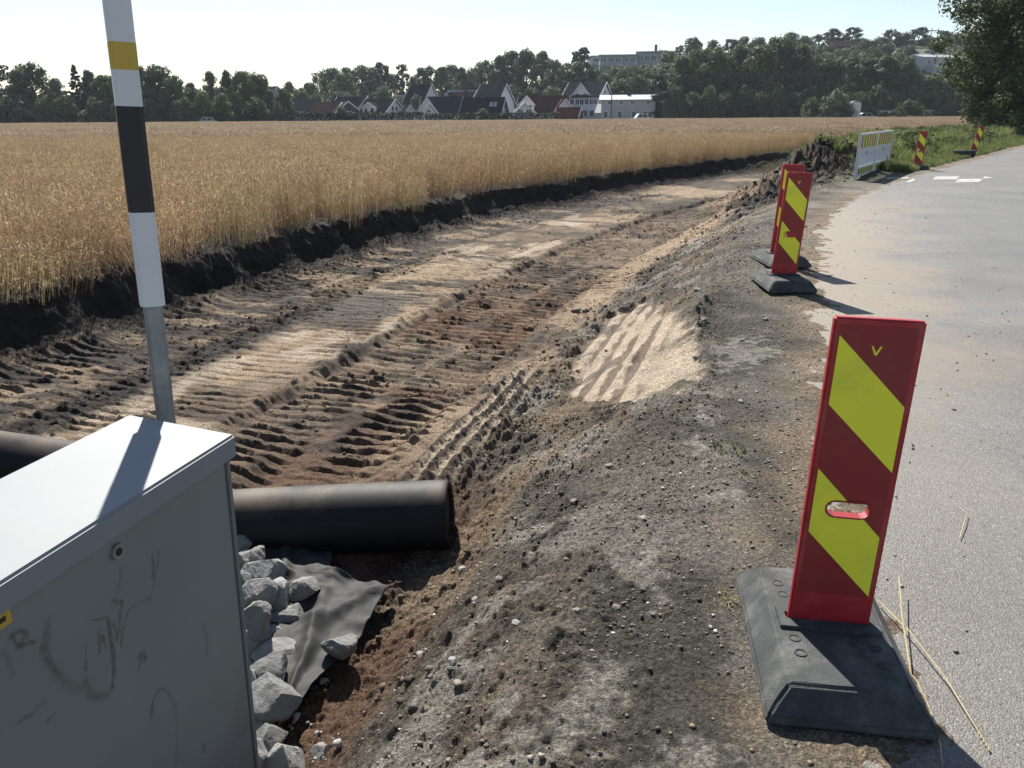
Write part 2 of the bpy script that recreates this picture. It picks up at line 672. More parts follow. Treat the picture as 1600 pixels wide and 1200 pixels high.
    z = z + m['ribs'] * 0.017 * (rib + (0.9 * cl + 0.8 * n4 + 0.4 * n5) * (rib > 0.0))
    z = z - 0.02 * m['crackpad'] * (np.abs(fbm(s, t, 3.3, 3, 71)) < 0.035)
    # sand pan sits in a shallow cut with soft stripes
    stripe = np.cos((s - 0.98) / 0.19 * 2 * math.pi + 0.5 * n2)
    z = z + m['pan'] * (-0.05 + 0.012 * stripe * sstep(1.0, 1.2, s))
    z = z + 0.03 * np.exp(-((s - 1.30 + 0.10 * (t - 6.4)) / 0.035) ** 2) * m['pan'] * band(5.5, 6.6, t, 0.2) * (0.6 + cl)
    z = z + 0.075 * np.exp(-(((s - 0.86) / 0.09) ** 2)) * band(5.9, 7.2, t, 0.25) * (0.5 + cl)
    # furrows scraped down the slope, along the digging direction
    fur = fbm(s * 6.0 + 1.5 * t, t * 0.8, 1.0, 3, 81)
    z = z + 0.032 * fur * m['slope'] * (1 - m['pan']) * D
    # pit by the cabinet
    z = z - 0.05 * m['redpit'] * D
    # earth heap at the end of the dug strip and mound beyond it
    heap = np.exp(-(((t - 25.0) / 2.8) ** 2 + ((s - 2.4) / 1.0) ** 2)) * 1.0
    heap = heap + 0.55 * np.exp(-(((t - 29.5) / 3.5) ** 2 + ((s - 3.4) / 1.2) ** 2))
    heap = heap + 0.50 * np.exp(-(((t - 21.3) / 2.2) ** 2 + ((s - 2.9) / 0.8) ** 2)) + 0.30 * np.exp(-(((t - 18.5) / 2.0) ** 2 + ((s - 2.3) / 0.5) ** 2))
    z = z + heap * (0.75 + 0.35 * n2 + 0.25 * n3) + 0.10 * cl * np.clip(heap * 2, 0, 1)
    # far cross ridges of pushed soil
    z = z + 0.10 * np.maximum(0, fbm(s * 0.4, t, 0.8, 3, 91)) * band(20, 38, t, 2) * band(3.0, 7.4, s, 0.4)
    # shoulder runs out as a thin irregular skin over the asphalt edge
    z = z * sstep(-0.05, 0.30, s) + (1 - sstep(-0.05, 0.30, s)) * (-0.035 * sstep(0.1, -0.55, s + 0.18 * n2 + 0.1 * n3) + 0.012 + 0.010 * n3 + 0.004 * n5)
    return z


SAND = np.array((0.34, 0.25, 0.165))
PALE = np.array((0.40, 0.325, 0.24))
DARK = np.array((0.032, 0.026, 0.022))
GREY = np.array((0.145, 0.130, 0.106))
LGREY = np.array((0.265, 0.245, 0.208))
RED = np.array((0.135, 0.080, 0.050))
BROWN = np.array((0.125, 0.090, 0.064))
MID = np.array((0.082, 0.069, 0.053))


def soil_colour(s, t, m):
    n1, n2, n3 = m['n1'], m['n2'], m['n3']
    k1, k2 = fbm(s, t, 1.7, 4, 101), fbm(s, t, 5.5, 4, 102)
    c = np.zeros(s.shape + (3,)) + BROWN
    c = mix(c, SAND * 0.85, sstep(0.0, 0.45, k1))
    c = mix(c, DARK, sstep(0.02, 0.35, k2 + 0.4 * n1) * 0.8)
    # pressed plate of sandy subsoil
    wide = band(4.24, 6.9, s + 0.3 * n1, 0.2) * band(3.2, 26, t, 1.0)
    pale_p = sstep(-0.12, 0.10, fbm(s * 1.1, t * 0.55, 0.9, 5, 113, 0.6) + 0.22 * m['plate'] - 0.06)
    c = mix(c, mix(np.zeros_like(c) + SAND * 0.90, PALE, sstep(0.0, 0.35, k1)), np.clip(wide * pale_p, 0, 1))
    c = mix(c, DARK * 1.6, m['plate'] * sstep(0.06, 0.36, fbm(s * 0.7, t * 2.6, 1.3, 4, 103)) * 0.85)
    c = mix(c, BROWN * 0.8, m['plate'] * sstep(-0.05, 0.35, fbm(s, t, 0.8, 4, 111)) * 0.75)
    c = mix(c, PALE * 1.0, m['plate'] * 0.8 * sstep(0.22, 0.40, fbm(s * 1.3, t * 0.7, 1.5, 4, 112)))
    # track bands: red-brown subsoil smeared with dark topsoil
    ta = mix(np.zeros_like(c) + BROWN * 1.25, RED * 1.1, sstep(0.0, 0.4, n1))
    ta = mix(ta, SAND * 0.8, sstep(0.05, 0.35, fbm(s * 0.6, t * 2.0, 1.9, 5, 114, 0.6)) * 0.7)
    ta = mix(ta, DARK, sstep(0.0, 0.3, k2 + 0.5 * fbm(s, t, 0.8, 2, 104)) * 0.75)
    c = mix(c, ta, m['trackA'])
    tb = mix(np.zeros_like(c) + DARK * 1.7, SAND * 0.8, sstep(0.02, 0.30, fbm(s * 0.5, t * 2.4, 1.8, 5, 105, 0.6)) * 0.85)
    c = mix(c, tb, m['trackB'])
    c = mix(c, DARK * 1.1, m['clods'])
    c = mix(c, SAND * 1.0, m['farpan'] * 0.85)
    c = mix(c, mix(np.zeros_like(c) + SAND * 0.8, RED * 1.6, sstep(-0.1, 0.4, k1)), m['crackpad'])
    rib = np.cos((s - 2.02) / 0.125 * 2 * math.pi + 0.5 * n2)
    rc = mix(np.zeros_like(c) + PALE * 1.05, DARK * 1.4, sstep(-0.05, 0.3, rib + 0.45 * k2))
    c = mix(c, rc, m['ribs'])
    # slope: grey gravel soil over brown
    sl = mix(np.zeros_like(c) + GREY * 0.78, MID * 1.25, sstep(-0.3, 0.2, n1))
    sl = mix(sl, SAND * 0.62, m['rutsand'] * 0.8)
    sl = mix(sl, SAND * 0.72, sstep(0.12, 0.5, k1) * 0.75)
    sl = mix(sl, DARK * 1.5, sstep(0.0, 0.40, k2 - 0.2 * k1 + 0.15 * n2) * 0.75)
    sl = mix(sl, LGREY * 1.05, sstep(0.16, 0.34, fbm(s, t, 2.4, 4, 115)) * 0.7)
    c = mix(c, sl, np.clip(m['slope'] * 1.1, 0, 1))
    sh = mix(np.zeros_like(c) + GREY * 1.08, GREY * 0.48, sstep(-0.1, 0.4, k1 + 0.4 * k2))
    sh = mix(sh, MID * 1.5, sstep(-0.1, 0.35, fbm(s, t, 0.6, 3, 110)) * 0.6)
    sh = mix(sh, LGREY * 0.85, sstep(0.2, 0.5, fbm(s, t, 1.1, 4, 106)) * 0.6)
    sh = mix(sh, SAND * 0.75, (1 - sstep(-0.15, 0.35, s + 0.35 * n2)) * 0.75)
    c = mix(c, sh, m['shoulder'])
    c = mix(c, LGREY, m['greypad'] * 0.75)
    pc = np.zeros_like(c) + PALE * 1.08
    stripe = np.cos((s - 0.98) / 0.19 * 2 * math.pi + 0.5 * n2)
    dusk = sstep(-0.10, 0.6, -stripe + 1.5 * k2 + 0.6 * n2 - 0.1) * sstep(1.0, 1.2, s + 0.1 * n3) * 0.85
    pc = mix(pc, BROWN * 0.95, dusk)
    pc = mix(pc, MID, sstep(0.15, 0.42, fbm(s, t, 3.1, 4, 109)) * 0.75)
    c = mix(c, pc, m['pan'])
    c = mix(c, GREY * 0.7, m['gravelpatch'] * 0.9)
    c = mix(c, mix(np.zeros_like(c) + RED * 0.9, BROWN * 0.65, sstep(0, 0.45, k1)), m['redpit'])
    sandseam = band(1.55, 1.95, s + 0.25 * n2, 0.1) * band(2.2, 4.6, t, 0.4) * sstep(-0.1, 0.25, k1)
    c = mix(c, SAND * 0.75, sandseam * 0.6)
    c = mix(c, DARK, m['bank'] * 0.95)
    hp = band(1.3, 5.0, s, 0.4) * band(18.5, 30, t, 1.5)
    c = mix(c, DARK * 1.05, hp * sstep(-0.5, 0.1, n2) * 0.9)
    farb = band(18, 42, t, 2.0) * band(2.8, 7.2, s, 0.5)
    c = mix(c, mix(np.zeros_like(c) + DARK * 1.5, SAND * 0.85, sstep(0.1, 0.4, fbm(s * 0.5, t * 0.8, 0.7, 3, 107))), farb * 0.7)
    green = 1 - dig_amount(s, t)
    c = mix(c, np.array((0.085, 0.095, 0.04)), green * sstep(0.3, 0.9, s) * (1 - hp))
    c = c * (1 + 0.22 * k2 + 0.12 * fbm(s, t, 30, 2, 108))[..., None]
    return np.clip(c, 0.01, 0.9)


def steps(*segs):
    out = []
    for a, b, d in segs:
        out.append(np.arange(a, b - d * 0.5, d))
    out.append(np.array([segs[-1][1]]))
    return np.concatenate(out)


tr = steps((-9, 1.1, 0.12), (1.1, 3.3, 0.008), (3.3, 6.0, 0.0125), (6.0, 12.0, 0.020), (12.0, 20.0, 0.045), (20.0, 50.0, 0.15))
sr = steps((-0.8, -0.3, 0.05), (-0.3, 2.2, 0.009), (2.2, 3.0, 0.016), (3.0, 7.1, 0.021), (7.1, 8.0, 0.013), (8.0, 9.6, 0.1))
SS, TT = np.meshgrid(sr, tr)
# the fine rows follow the bank: slide the last columns with its line
shift = (bank_s(tr) - 7.65)[:, None] * sstep(5.5, 7.0, SS)
SS = SS + shift
MK = masks(SS, TT)
ZZ = height(SS, TT, MK)
XX, YY = xy(SS, TT)
# small overhangs and bites in the cut bank
wl = np.exp(-((SS - bank_s(TT) + 0.05) / 0.12) ** 2)
h_ = np.interp(TT, _T, _HD)
push = wl * (0.10 * fbm(TT, ZZ * 2, 2.2, 3, 131) + 0.06 * fbm(TT, ZZ, 9.0, 3, 132))
XX, YY = XX - push * np.cos(h_), YY + push * np.sin(h_)
CC = soil_colour(SS, TT, MK)
nr, nc = SS.shape
ii = np.arange(nr * nc).reshape(nr, nc)
quads = np.stack([ii[:-1, :-1], ii[:-1, 1:], ii[1:, 1:], ii[1:, :-1]], -1).reshape(-1, 4)[:, ::-1]
gm = MK['shoulder'] * 1.0 + MK['gravelpatch'] + 0.9 * MK['slope'] * (1 - MK['pan'])
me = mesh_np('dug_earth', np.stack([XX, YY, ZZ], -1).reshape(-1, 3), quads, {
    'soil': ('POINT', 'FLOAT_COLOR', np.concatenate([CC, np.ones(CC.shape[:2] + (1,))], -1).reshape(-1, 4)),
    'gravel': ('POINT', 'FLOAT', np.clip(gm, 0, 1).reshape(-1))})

m, nt, b = new_mat('earth')
a = nd(nt, 'ShaderNodeAttribute', attribute_name='soil')
ag = nd(nt, 'ShaderNodeAttribute', attribute_name='gravel')
tc = nt.nodes.new('ShaderNodeTexCoord')
vo = nd(nt, 'ShaderNodeTexVoronoi', Scale=120.0)
nt.links.new(tc.outputs['Object'], vo.inputs['Vector'])
spk = ramp(nt, vo.outputs['Color'], [(0.0, g(0.55)), (0.55, g(0.92)), (0.86, g(1.25)), (0.95, g(1.7)), (1.0, g(3.0))])
mg = mixcol(nt, g(1), spk, ag.outputs['Fac'])
fn = ramp(nt, noise_tex(nt, 60, 6, 0.75), [(0.36, g(0.45)), (0.5, g(0.92)), (0.64, g(1.6))])
out = mulcol(nt, mulcol(nt, a.outputs['Color'], mg), fn)
nt.links.new(out, b.inputs['Base Color'])
b.inputs['Roughness'].default_value = 0.92
b.inputs['Specular IOR Level'].default_value = 0.25
nh = noise_tex(nt, 45, 8, 0.78)
ad = nd(nt, 'ShaderNodeMath', operation='MULTIPLY_ADD')
nt.links.new(vo.outputs['Distance'], ad.inputs[0])
ad.inputs[1].default_value = -0.22
nt.links.new(nh, ad.inputs[2])
bump(nt, b, ad.outputs[0], 1.0, 0.026)
MATS['earth'] = m
tag(link('dug_earth', me, m, smooth=True), 'dug-out strip of bare earth with crawler tracks beside the road', 'ground', kind='structure')


def ground_z(x, y):
    s, t = st(x, y)
    if s < -0.2:
        return 0.0
    return float(height(np.array([s]), np.array([t]))[0])


# ---- the wide ground: field soil left of the dug strip and everything beyond, one sheet
HX = np.array([-400, -90, -40, 20, 50, 150, 600.0])
HZ = np.array([0, 0.0, 8.0, 16.0, 21.5, 29.0, 29.0])


def hill_z(x, y):
    return np.interp(x, HX, HZ) * sstep(225, 360, np.asarray(y, float)) + 0.0


tl = np.concatenate([np.arange(-9, 50.01, 0.5), np.array([60, 80, 110, 150, 200, 260, 330, 400])])
# left part: from the bank line out to the far left and far away
rows = []
for t in tl:
    s0 = 9.3 + float(bank_s(np.array([t]))[0] - 7.65)
    offs = np.concatenate([[s0], s0 + np.array([1.5, 4, 9, 18, 35, 60, 100, 160, 260, 420, 700, 1200])])
    x, y = xy(offs, np.full(offs.shape, t))
    rows.append(np.stack([x, y, np.full(offs.shape, Z_FIELD - 0.012)], -1))
V = np.array(rows)
n, k = V.shape[:2]
ii = np.arange(n * k).reshape(n, k)
Q = np.stack([ii[:-1, :-1], ii[:-1, 1:], ii[1:, 1:], ii[1:, :-1]], -1).reshape(-1, 4)[:, ::-1]
# right part: beneath and beyond the road
rows = []
for t in tl:
    offs = np.array([-0.5, -3, -8, -16, -30, -50.0])
    x, y = xy(offs, np.full(offs.shape, t))
    rows.append(np.stack([x, y, np.full(offs.shape, -0.06)], -1))
V2 = np.array(rows)
n2_, k2_ = V2.shape[:2]
ii = np.arange(n2_ * k2_).reshape(n2_, k2_) + n * k
Q2 = np.stack([ii[:-1, :-1], ii[:-1, 1:], ii[1:, 1:], ii[1:, :-1]], -1).reshape(-1, 4)
# strip between the two beyond the end of the dug ground, and a sheet that reaches the horizon below all
VV = [V.reshape(-1, 3), V2.reshape(-1, 3)]
QQ = [Q, Q2]
o_ = n * k + n2_ * k2_
rows = []
tl3 = tl[tl >= 49.0]
for t in tl3:
    offs = np.array([-0.6, 2, 5, 9.4 + float(bank_s(np.array([t]))[0] - 7.65)])
    x, y = xy(offs, np.full(offs.shape, t))
    rows.append(np.stack([x, y, np.full(offs.shape, Z_FIELD + 0.01)], -1))
V3 = np.array(rows)
a3, b3 = V3.shape[:2]
ii = np.arange(a3 * b3).reshape(a3, b3) + o_
QQ.append(np.stack([ii[:-1, :-1], ii[:-1, 1:], ii[1:, 1:], ii[1:, :-1]], -1).reshape(-1, 4)[:, ::-1])
VV.append(V3.reshape(-1, 3))
o_ += a3 * b3
big = 4000.0
VV.append(np.array([(-big, -big, -1.1), (big, -big, -1.1), (big, big, -1.1), (-big, big, -1.1)]))
QQ.append(np.array([[o_, o_ + 1, o_ + 2, o_ + 3]]))
me = mesh_np('ground', np.concatenate(VV), np.concatenate(QQ))
m, nt, b = new_mat('field_soil')
c = ramp(nt, noise_tex(nt, 0.8, 8, 0.7), [(0.3, (0.07, 0.055, 0.035, 1)), (0.55, (0.13, 0.10, 0.055, 1)), (0.75, (0.10, 0.11, 0.05, 1))])
nt.links.new(c, b.inputs['Base Color'])
b.inputs['Roughness'].default_value = 0.95
bump(nt, b, noise_tex(nt, 20, 5), 0.5, 0.03)
tag(link('ground', me, m), 'flat field soil and verge reaching to the horizon', 'ground', kind='structure')

# ---- hill behind the houses
hx = np.linspace(-420, 620, 70)
hy = np.concatenate([np.linspace(212, 420, 34), np.array([480, 600, 800])])
A, B_ = np.meshgrid(hx, hy)
hz = hill_z(A, B_) + 2.2 * fbm(A, B_, 0.02, 3, 141) * sstep(235, 300, B_) - 0.9 * (1 - sstep(214, 225, B_))
V = np.stack([A, B_, hz], -1).reshape(-1, 3)
n, k = A.shape
ii = np.arange(n * k).reshape(n, k)
Q = np.stack([ii[:-1, :-1], ii[:-1, 1:], ii[1:, 1:], ii[1:, :-1]], -1).reshape(-1, 4)
m, nt, b = new_mat('hillside')
c = ramp(nt, noise_tex(nt, 0.09, 8, 0.7), [(0.3, (0.035, 0.05, 0.02, 1)), (0.6, (0.07, 0.085, 0.035, 1)), (0.8, (0.14, 0.13, 0.10, 1))])
nt.links.new(c, b.inputs['Base Color'])
b.inputs['Roughness'].default_value = 0.95
tag(link('hill', mesh_np('hill', V, Q), m, smooth=True), 'wooded hill rising behind the houses', 'hill', kind='structure')

# ---- road
tr2 = np.concatenate([np.arange(-9, 60, 0.4), np.arange(60, 400, 5.0)])
sr2 = np.concatenate([np.array([0.36, 0.30, 0.2, 0.0, -0.25, -0.5, -1, -1.6]), np.arange(-2.4, -7.3, -0.8), np.array([-7.6])])
A, B_ = np.meshgrid(sr2, tr2)
ed = 0.07 * fbm(B_, B_ * 0 + 5, 1.3, 3, 151)
A = A + ed * (A > 0.05) - 0.06 * (A > 0.05)
X_, Y_ = xy(A, B_)
Z_ = 0.004 * fbm(A, B_, 0.5, 2, 152) + 0.035 * np.clip(-A, 0, 3.5) / 3.5 * 0.6
Z_ = Z_ - 0.02 * sstep(0.2, 0.34, A)
V = np.stack([X_, Y_, Z_], -1).reshape(-1, 3)
n, k = A.shape
ii = np.arange(n * k).reshape(n, k)
Q = np.stack([ii[:-1, :-1], ii[:-1, 1:], ii[1:, 1:], ii[1:, :-1]], -1).reshape(-1, 4)
me = mesh_np('road', V, Q, {'edge': ('POINT', 'FLOAT', A.reshape(-1)), 'along': ('POINT', 'FLOAT', B_.reshape(-1))})
m, nt, b = new_mat('asphalt')
tc = nt.nodes.new('ShaderNodeTexCoord')
vo = nd(nt, 'ShaderNodeTexVoronoi', Scale=170.0)
nt.links.new(tc.outputs['Object'], vo.inputs['Vector'])
agg = ramp(nt, vo.outputs['Color'], [(0.0, (0.060, 0.059, 0.056, 1)), (0.5, (0.130, 0.127, 0.121, 1)), (0.85, (0.20, 0.195, 0.185, 1)), (0.95, g(0.30)), (1.0, g(0.55))])
big_ = ramp(nt, noise_tex(nt, 0.7, 6, 0.65), [(0.3, g(0.74)), (0.7, g(1.14))])
asp = mulcol(nt, agg, big_)
ea = nd(nt, 'ShaderNodeAttribute', attribute_name='edge')
al = nd(nt, 'ShaderNodeAttribute', attribute_name='along')
# sand trailed out from the dig: thick near t 9..14, thinner towards the camera
nz = noise_tex(nt, 0.9, 8, 0.72)
nz2 = noise_tex(nt, 9.0, 6, 0.7)
mr = nd(nt, 'ShaderNodeMapRange', interpolation_type='SMOOTHSTEP')
nt.links.new(ea.outputs['Fac'], mr.inputs[0])
mr.inputs[1].default_value = -2.4
mr.inputs[2].default_value = 0.2
ma = nd(nt, 'ShaderNodeMath', operation='ADD')
nt.links.new(mr.outputs[0], ma.inputs[0])
sc_ = nd(nt, 'ShaderNodeMath', operation='MULTIPLY_ADD')
nt.links.new(nz, sc_.inputs[0])
sc_.inputs[1].default_value = 2.0
sc_.inputs[2].default_value = -1.12
nt.links.new(sc_.outputs[0], ma.inputs[1])
mb_ = nd(nt, 'ShaderNodeMath', operation='MULTIPLY_ADD')
nt.links.new(nz2, mb_.inputs[0])
mb_.inputs[1].default_value = 0.5
nt.links.new(ma.outputs[0], mb_.inputs[2])
sandf = ramp(nt, mb_.outputs[0], [(0.36, g(0)), (0.85, g(0.9))])
al_r = nd(nt, 'ShaderNodeMapRange', interpolation_type='SMOOTHSTEP')
nt.links.new(al.outputs['Fac'], al_r.inputs[0])
al_r.inputs[1].default_value = 22.0
al_r.inputs[2].default_value = 13.0
al_n = nd(nt, 'ShaderNodeMapRange', interpolation_type='SMOOTHSTEP')
nt.links.new(al.outputs['Fac'], al_n.inputs[0])
al_n.inputs[1].default_value = 2.5
al_n.inputs[2].default_value = 8.0
al_n.inputs[3].default_value = 0.22
al_m = nd(nt, 'ShaderNodeMath', operation='MULTIPLY')
nt.links.new(al_r.outputs[0], al_m.inputs[0])
nt.links.new(al_n.outputs[0], al_m.inputs[1])
sf = nd(nt, 'ShaderNodeMath', operation='MULTIPLY')
nt.links.new(sandf, sf.inputs[0])
nt.links.new(al_m.outputs[0], sf.inputs[1])
sandc = ramp(nt, noise_tex(nt, 26, 5, 0.7), [(0.3, (0.165, 0.135, 0.100, 1)), (0.7, (0.255, 0.208, 0.150, 1))])
nt.links.new(mixcol(nt, asp, sandc, sf.outputs[0]), b.inputs['Base Color'])
b.inputs['Roughness'].default_value = 0.62
b.inputs['Specular IOR Level'].default_value = 0.45
hh = nd(nt, 'ShaderNodeMath', operation='MULTIPLY_ADD')
nt.links.new(vo.outputs['Distance'], hh.inputs[0])
hh.inputs[1].default_value = -1.0
nt.links.new(noise_tex(nt, 60, 4, 0.7), hh.inputs[2])
bump(nt, b, hh.outputs[0], 0.6, 0.004)
road = tag(link('road', me, m, smooth=True), 'grey asphalt road curving away to the right', 'road', kind='structure')

# painted blocks of the raised crossing, laid 4 mm above the asphalt
paint = plain('road_paint', (0.46, 0.45, 0.42), 0.8, 0.4, 14, 0.2, dirt=(0.16, 0.155, 0.15), dirt_amt=0.95)


def road_z(s, t):
    return 0.004 * float(fbm(np.array([s]), np.array([t]), 0.5, 2, 152)[0]) + 0.035 * min(max(-s, 0), 3.5) / 3.5 * 0.6


for (pts, sh) in (([(1388, 276), (1418, 275), (1421, 278), (1383, 279)], 0), ([(1414, 284), (1427, 278), (1431, 281), (1424, 284)], 0),
                  ([(1462, 275), (1500, 275), (1495, 280), (1457, 280)], 0), ([(1498, 279), (1536, 279), (1531, 284), (1492, 285)], 0),
                  ([(1538, 275), (1552, 278), (1536, 279)], 0)):
    v = []
    for (px, py) in pts:
        p = on(px, py, 0.02)
        s_, t_ = st(p.x, p.y)
        v.append((p.x, p.y, road_z(s_, t_) + 0.007))
    me = mesh_np('paint_block', np.array(v), [list(range(len(v)))[::-1]])
    o = link('paint_block', me, paint, road)

# ================================================================== CABINET
grey_paint = plain('cabinet_grey', (0.175, 0.187, 0.182), 0.42, 0.10, 3.0, 0.05)
roof_paint = plain('cabinet_roof_grey', (0.235, 0.247, 0.256), 0.65, 0.08, 4.0, 0.03, dirt=(0.30, 0.29, 0.28), dirt_amt=0.35)

# the door paint: smears and drips are kept in the 'smear' attribute of its fine grid
m, nt, b = new_mat('cabinet_door_smeared')
sm_ = nd(nt, 'ShaderNodeAttribute', attribute_name='smear')
base = ramp(nt, noise_tex(nt, 2.0, 5, 0.6), [(0.3, (0.19, 0.20, 0.192, 1)), (0.7, (0.235, 0.243, 0.232, 1))])
brk = ramp(nt, noise_tex(nt, 60, 6, 0.75), [(0.30, g(0.25)), (0.62, g(1.0))])
smf = nd(nt, 'ShaderNodeMath', operation='MULTIPLY')
nt.links.new(sm_.outputs['Fac'], smf.inputs[0])
nt.links.new(brk, smf.inputs[1])
smear = mixcol(nt, base, (0.018, 0.017, 0.015, 1), smf.outputs[0])
tc = nt.nodes.new('ShaderNodeTexCoord')
sx = nd(nt, 'ShaderNodeSeparateXYZ')
nt.links.new(tc.outputs['Object'], sx.inputs[0])
lo = nd(nt, 'ShaderNodeMapRange')
nt.links.new(sx.outputs['Z'], lo.inputs[0])
lo.inputs[1].default_value = 0.95
lo.inputs[2].default_value = 0.30
fl = nd(nt, 'ShaderNodeMath', operation='MULTIPLY')
nt.links.new(lo.outputs[0], fl.inputs[0])
nt.links.new(ramp(nt, noise_tex(nt, 3.5, 9, 0.75), [(0.38, g(0)), (0.62, g(0.8))]), fl.inputs[1])
nt.links.new(mixcol(nt, smear, (0.075, 0.064, 0.05, 1), fl.outputs[0]), b.inputs['Base Color'])
b.inputs['Roughness'].default_value = 0.5
door_mat = m

CAB_YAW = -R(15.5)                        # long axis runs with the road
ctr = on(368, 678, 0.85)                  # front corner of the roof
CABL, CABD, CABH = 1.15, 0.325, 1.55
LEAN = R(2.2)
up_ = Matrix.Rotation(CAB_YAW, 3, 'Z') @ Matrix.Rotation(LEAN, 3, 'Y') @ Vector((0, 0, CABH))
cab = empty('utility_cabinet', (ctr.x - up_.x, ctr.y - up_.y, 0.85 - up_.z), rot=(0, LEAN, CAB_YAW))
CABM = Matrix.Translation(cab.location) @ Matrix.Rotation(CAB_YAW, 4, 'Z') @ Matrix.Rotation(LEAN, 4, 'Y')
tag(cab, 'grey metal utility cabinet with sloped lid, smeared door and yellow sticker', 'cabinet')
# local frame: y along the road away from the camera, x towards the road; origin under the front far corner of the lid
mb = MB()
mb.box(-CABD + 0.015, -0.028, -CABL + 0.02, -0.018, 0.0, CABH - 0.045)
body = mb.build('body', grey_paint, cab, bevel=0.004)
mb = MB()
mb.prism([(-CABD, CABH - 0.052), (0.0, CABH - 0.064), (0.0, CABH), (-CABD, CABH + 0.012)], -CABL, 0.0)
lid = mb.build('lid', roof_paint, cab, bevel=0.006, seg=3)
# door: folded box whose face is a fine grid
def door_px(px, py):
    inv = CABM.inverted()
    o_, d_ = inv @ Vector((0, 0, EYE)), inv.to_3x3() @ look(px, py)
    k = (-0.014 - o_.x) / d_.x
    q_ = o_ + d_ * k
    return q_.y, q_.z


def rub(field, Yg, Zg, pts, w, amt, soft=0.6, seed=0):
    """one smear along a photo-traced path: (px, py) pairs on the door"""
    P_ = [door_px(*q_) for q_ in pts]
    for a_, b_ in zip(P_[:-1], P_[1:]):
        ax, az, bx_, bz = a_[0], a_[1], b_[0], b_[1]
        L2 = (bx_ - ax) ** 2 + (bz - az) ** 2 + 1e-9
        u = np.clip(((Yg - ax) * (bx_ - ax) + (Zg - az) * (bz - az)) / L2, 0, 1)
        d = np.hypot(Yg - ax - u * (bx_ - ax), Zg - az - u * (bz - az))
        d = d + 0.35 * w * fbm(Yg * 30, Zg * 30, 1.0, 3, 700 + seed)
        np.maximum(field, amt * (1 - sstep(w * (1 - soft), w, d)), out=field)


dy0, dy1, dz0, dz1 = -CABL + 0.045, -0.040, 0.06, CABH - 0.068
gy, gz = np.linspace(dy0, dy1, 260), np.linspace(dz0, dz1, 340)
GY, GZ = np.meshgrid(gy, gz)
SM = np.zeros_like(GY)
for k_, (w_, am, so_, pts_) in enumerate((
        (0.006, 0.9, 0.5, [(238, 868), (240, 885), (239, 902)]), (0.0025, 0.9, 0.5, [(247, 860), (247, 880), (242, 905), (236, 930), (233, 945)]), (0.003, 0.9, 0.5, [(233, 935), (218, 941), (205, 950), (198, 962), (192, 990), (189, 1010)]),
        (0.009, 0.45, 0.8, [(190, 890), (188, 905), (184, 925)]), (0.007, 0.85, 0.5, [(177, 938), (184, 942), (190, 940), (190, 946)]), (0.004, 0.9, 0.5, [(145, 969), (158, 967), (168, 965)]), (0.009, 0.95, 0.5, [(168, 965), (172, 990), (177, 1020), (178, 1050), (175, 1075)]),
        (0.006, 0.9, 0.5, [(154, 985), (156, 1005), (156, 1019)]), (0.005, 0.9, 0.5, [(160, 992), (165, 1010)]), (0.010, 0.6, 0.7, [(187, 955), (188, 975), (184, 995)]), (0.005, 0.9, 0.5, [(178, 975), (184, 1000)]), (0.004, 0.8, 0.5, [(189, 985), (189, 1010)]),
        (0.006, 0.7, 0.6, [(134, 1030), (134, 1045)]), (0.018, 0.55, 0.8, [(74, 972), (72, 1000), (70, 1020)]), (0.013, 0.8, 0.7, [(68, 1010), (74, 1030), (88, 1050), (100, 1065)]), (0.022, 0.35, 0.9, [(90, 1055), (112, 1075), (140, 1075)]), (0.015, 0.6, 0.7, [(133, 1065), (140, 1085), (150, 1090), (168, 1086)]),
        (0.007, 0.9, 0.5, [(14, 998), (22, 990), (34, 985), (42, 993)]), (0.006, 0.95, 0.5, [(18, 992), (24, 1005), (34, 1010), (44, 1004), (54, 1003)]), (0.006, 0.85, 0.5, [(26, 1012), (34, 1004), (40, 988)]), (0.012, 0.4, 0.8, [(6, 1018), (14, 1035), (20, 1055)]),
        (0.010, 0.9, 0.6, [(218, 1025), (224, 1022), (227, 1030)]), (0.005, 0.85, 0.5, [(220, 1030), (216, 1048)]), (0.003, 0.9, 0.5, [(237, 1118), (239, 1095), (246, 1080), (256, 1076), (265, 1085), (274, 1102)]), (0.007, 0.8, 0.6, [(237, 1118), (238, 1102)]), (0.012, 0.3, 0.9, [(274, 1100), (276, 1140), (276, 1190)]),
        (0.006, 0.8, 0.6, [(28, 1130), (38, 1122), (50, 1117)]), (0.009, 0.4, 0.8, [(56, 1108), (68, 1096)]), (0.004, 0.7, 0.6, [(74, 1126), (86, 1116)]), (0.006, 0.55, 0.7, [(318, 975), (323, 1000), (323, 1022)]), (0.006, 0.9, 0.5, [(118, 870), (126, 874), (133, 864)]),
        (0.007, 0.8, 0.6, [(255, 775), (264, 762), (268, 752)]), (0.004, 0.8, 0.5, [(268, 752), (285, 742), (300, 733)]), (0.010, 0.5, 0.8, [(317, 1165), (320, 1172)]), (0.005, 0.35, 0.8, [(135, 1000), (134, 1030)]))):
    rub(SM, GY, GZ, pts_, w_ * 1.0, am * 0.8, min(so_ + 0.25, 0.95), k_)
n_, k_ = GY.shape
ii = np.arange(n_ * k_).reshape(n_, k_)
FQ = np.stack([ii[:-1, :-1], ii[:-1, 1:], ii[1:, 1:], ii[1:, :-1]], -1).reshape(-1, 4)
FV = np.stack([np.full(GY.shape, -0.014), GY, GZ], -1).reshape(-1, 3)
o_ = len(FV)
bv = np.array([(-0.030, y_, z_) for z_ in (dz0, dz1) for y_ in (dy0, dy1)])
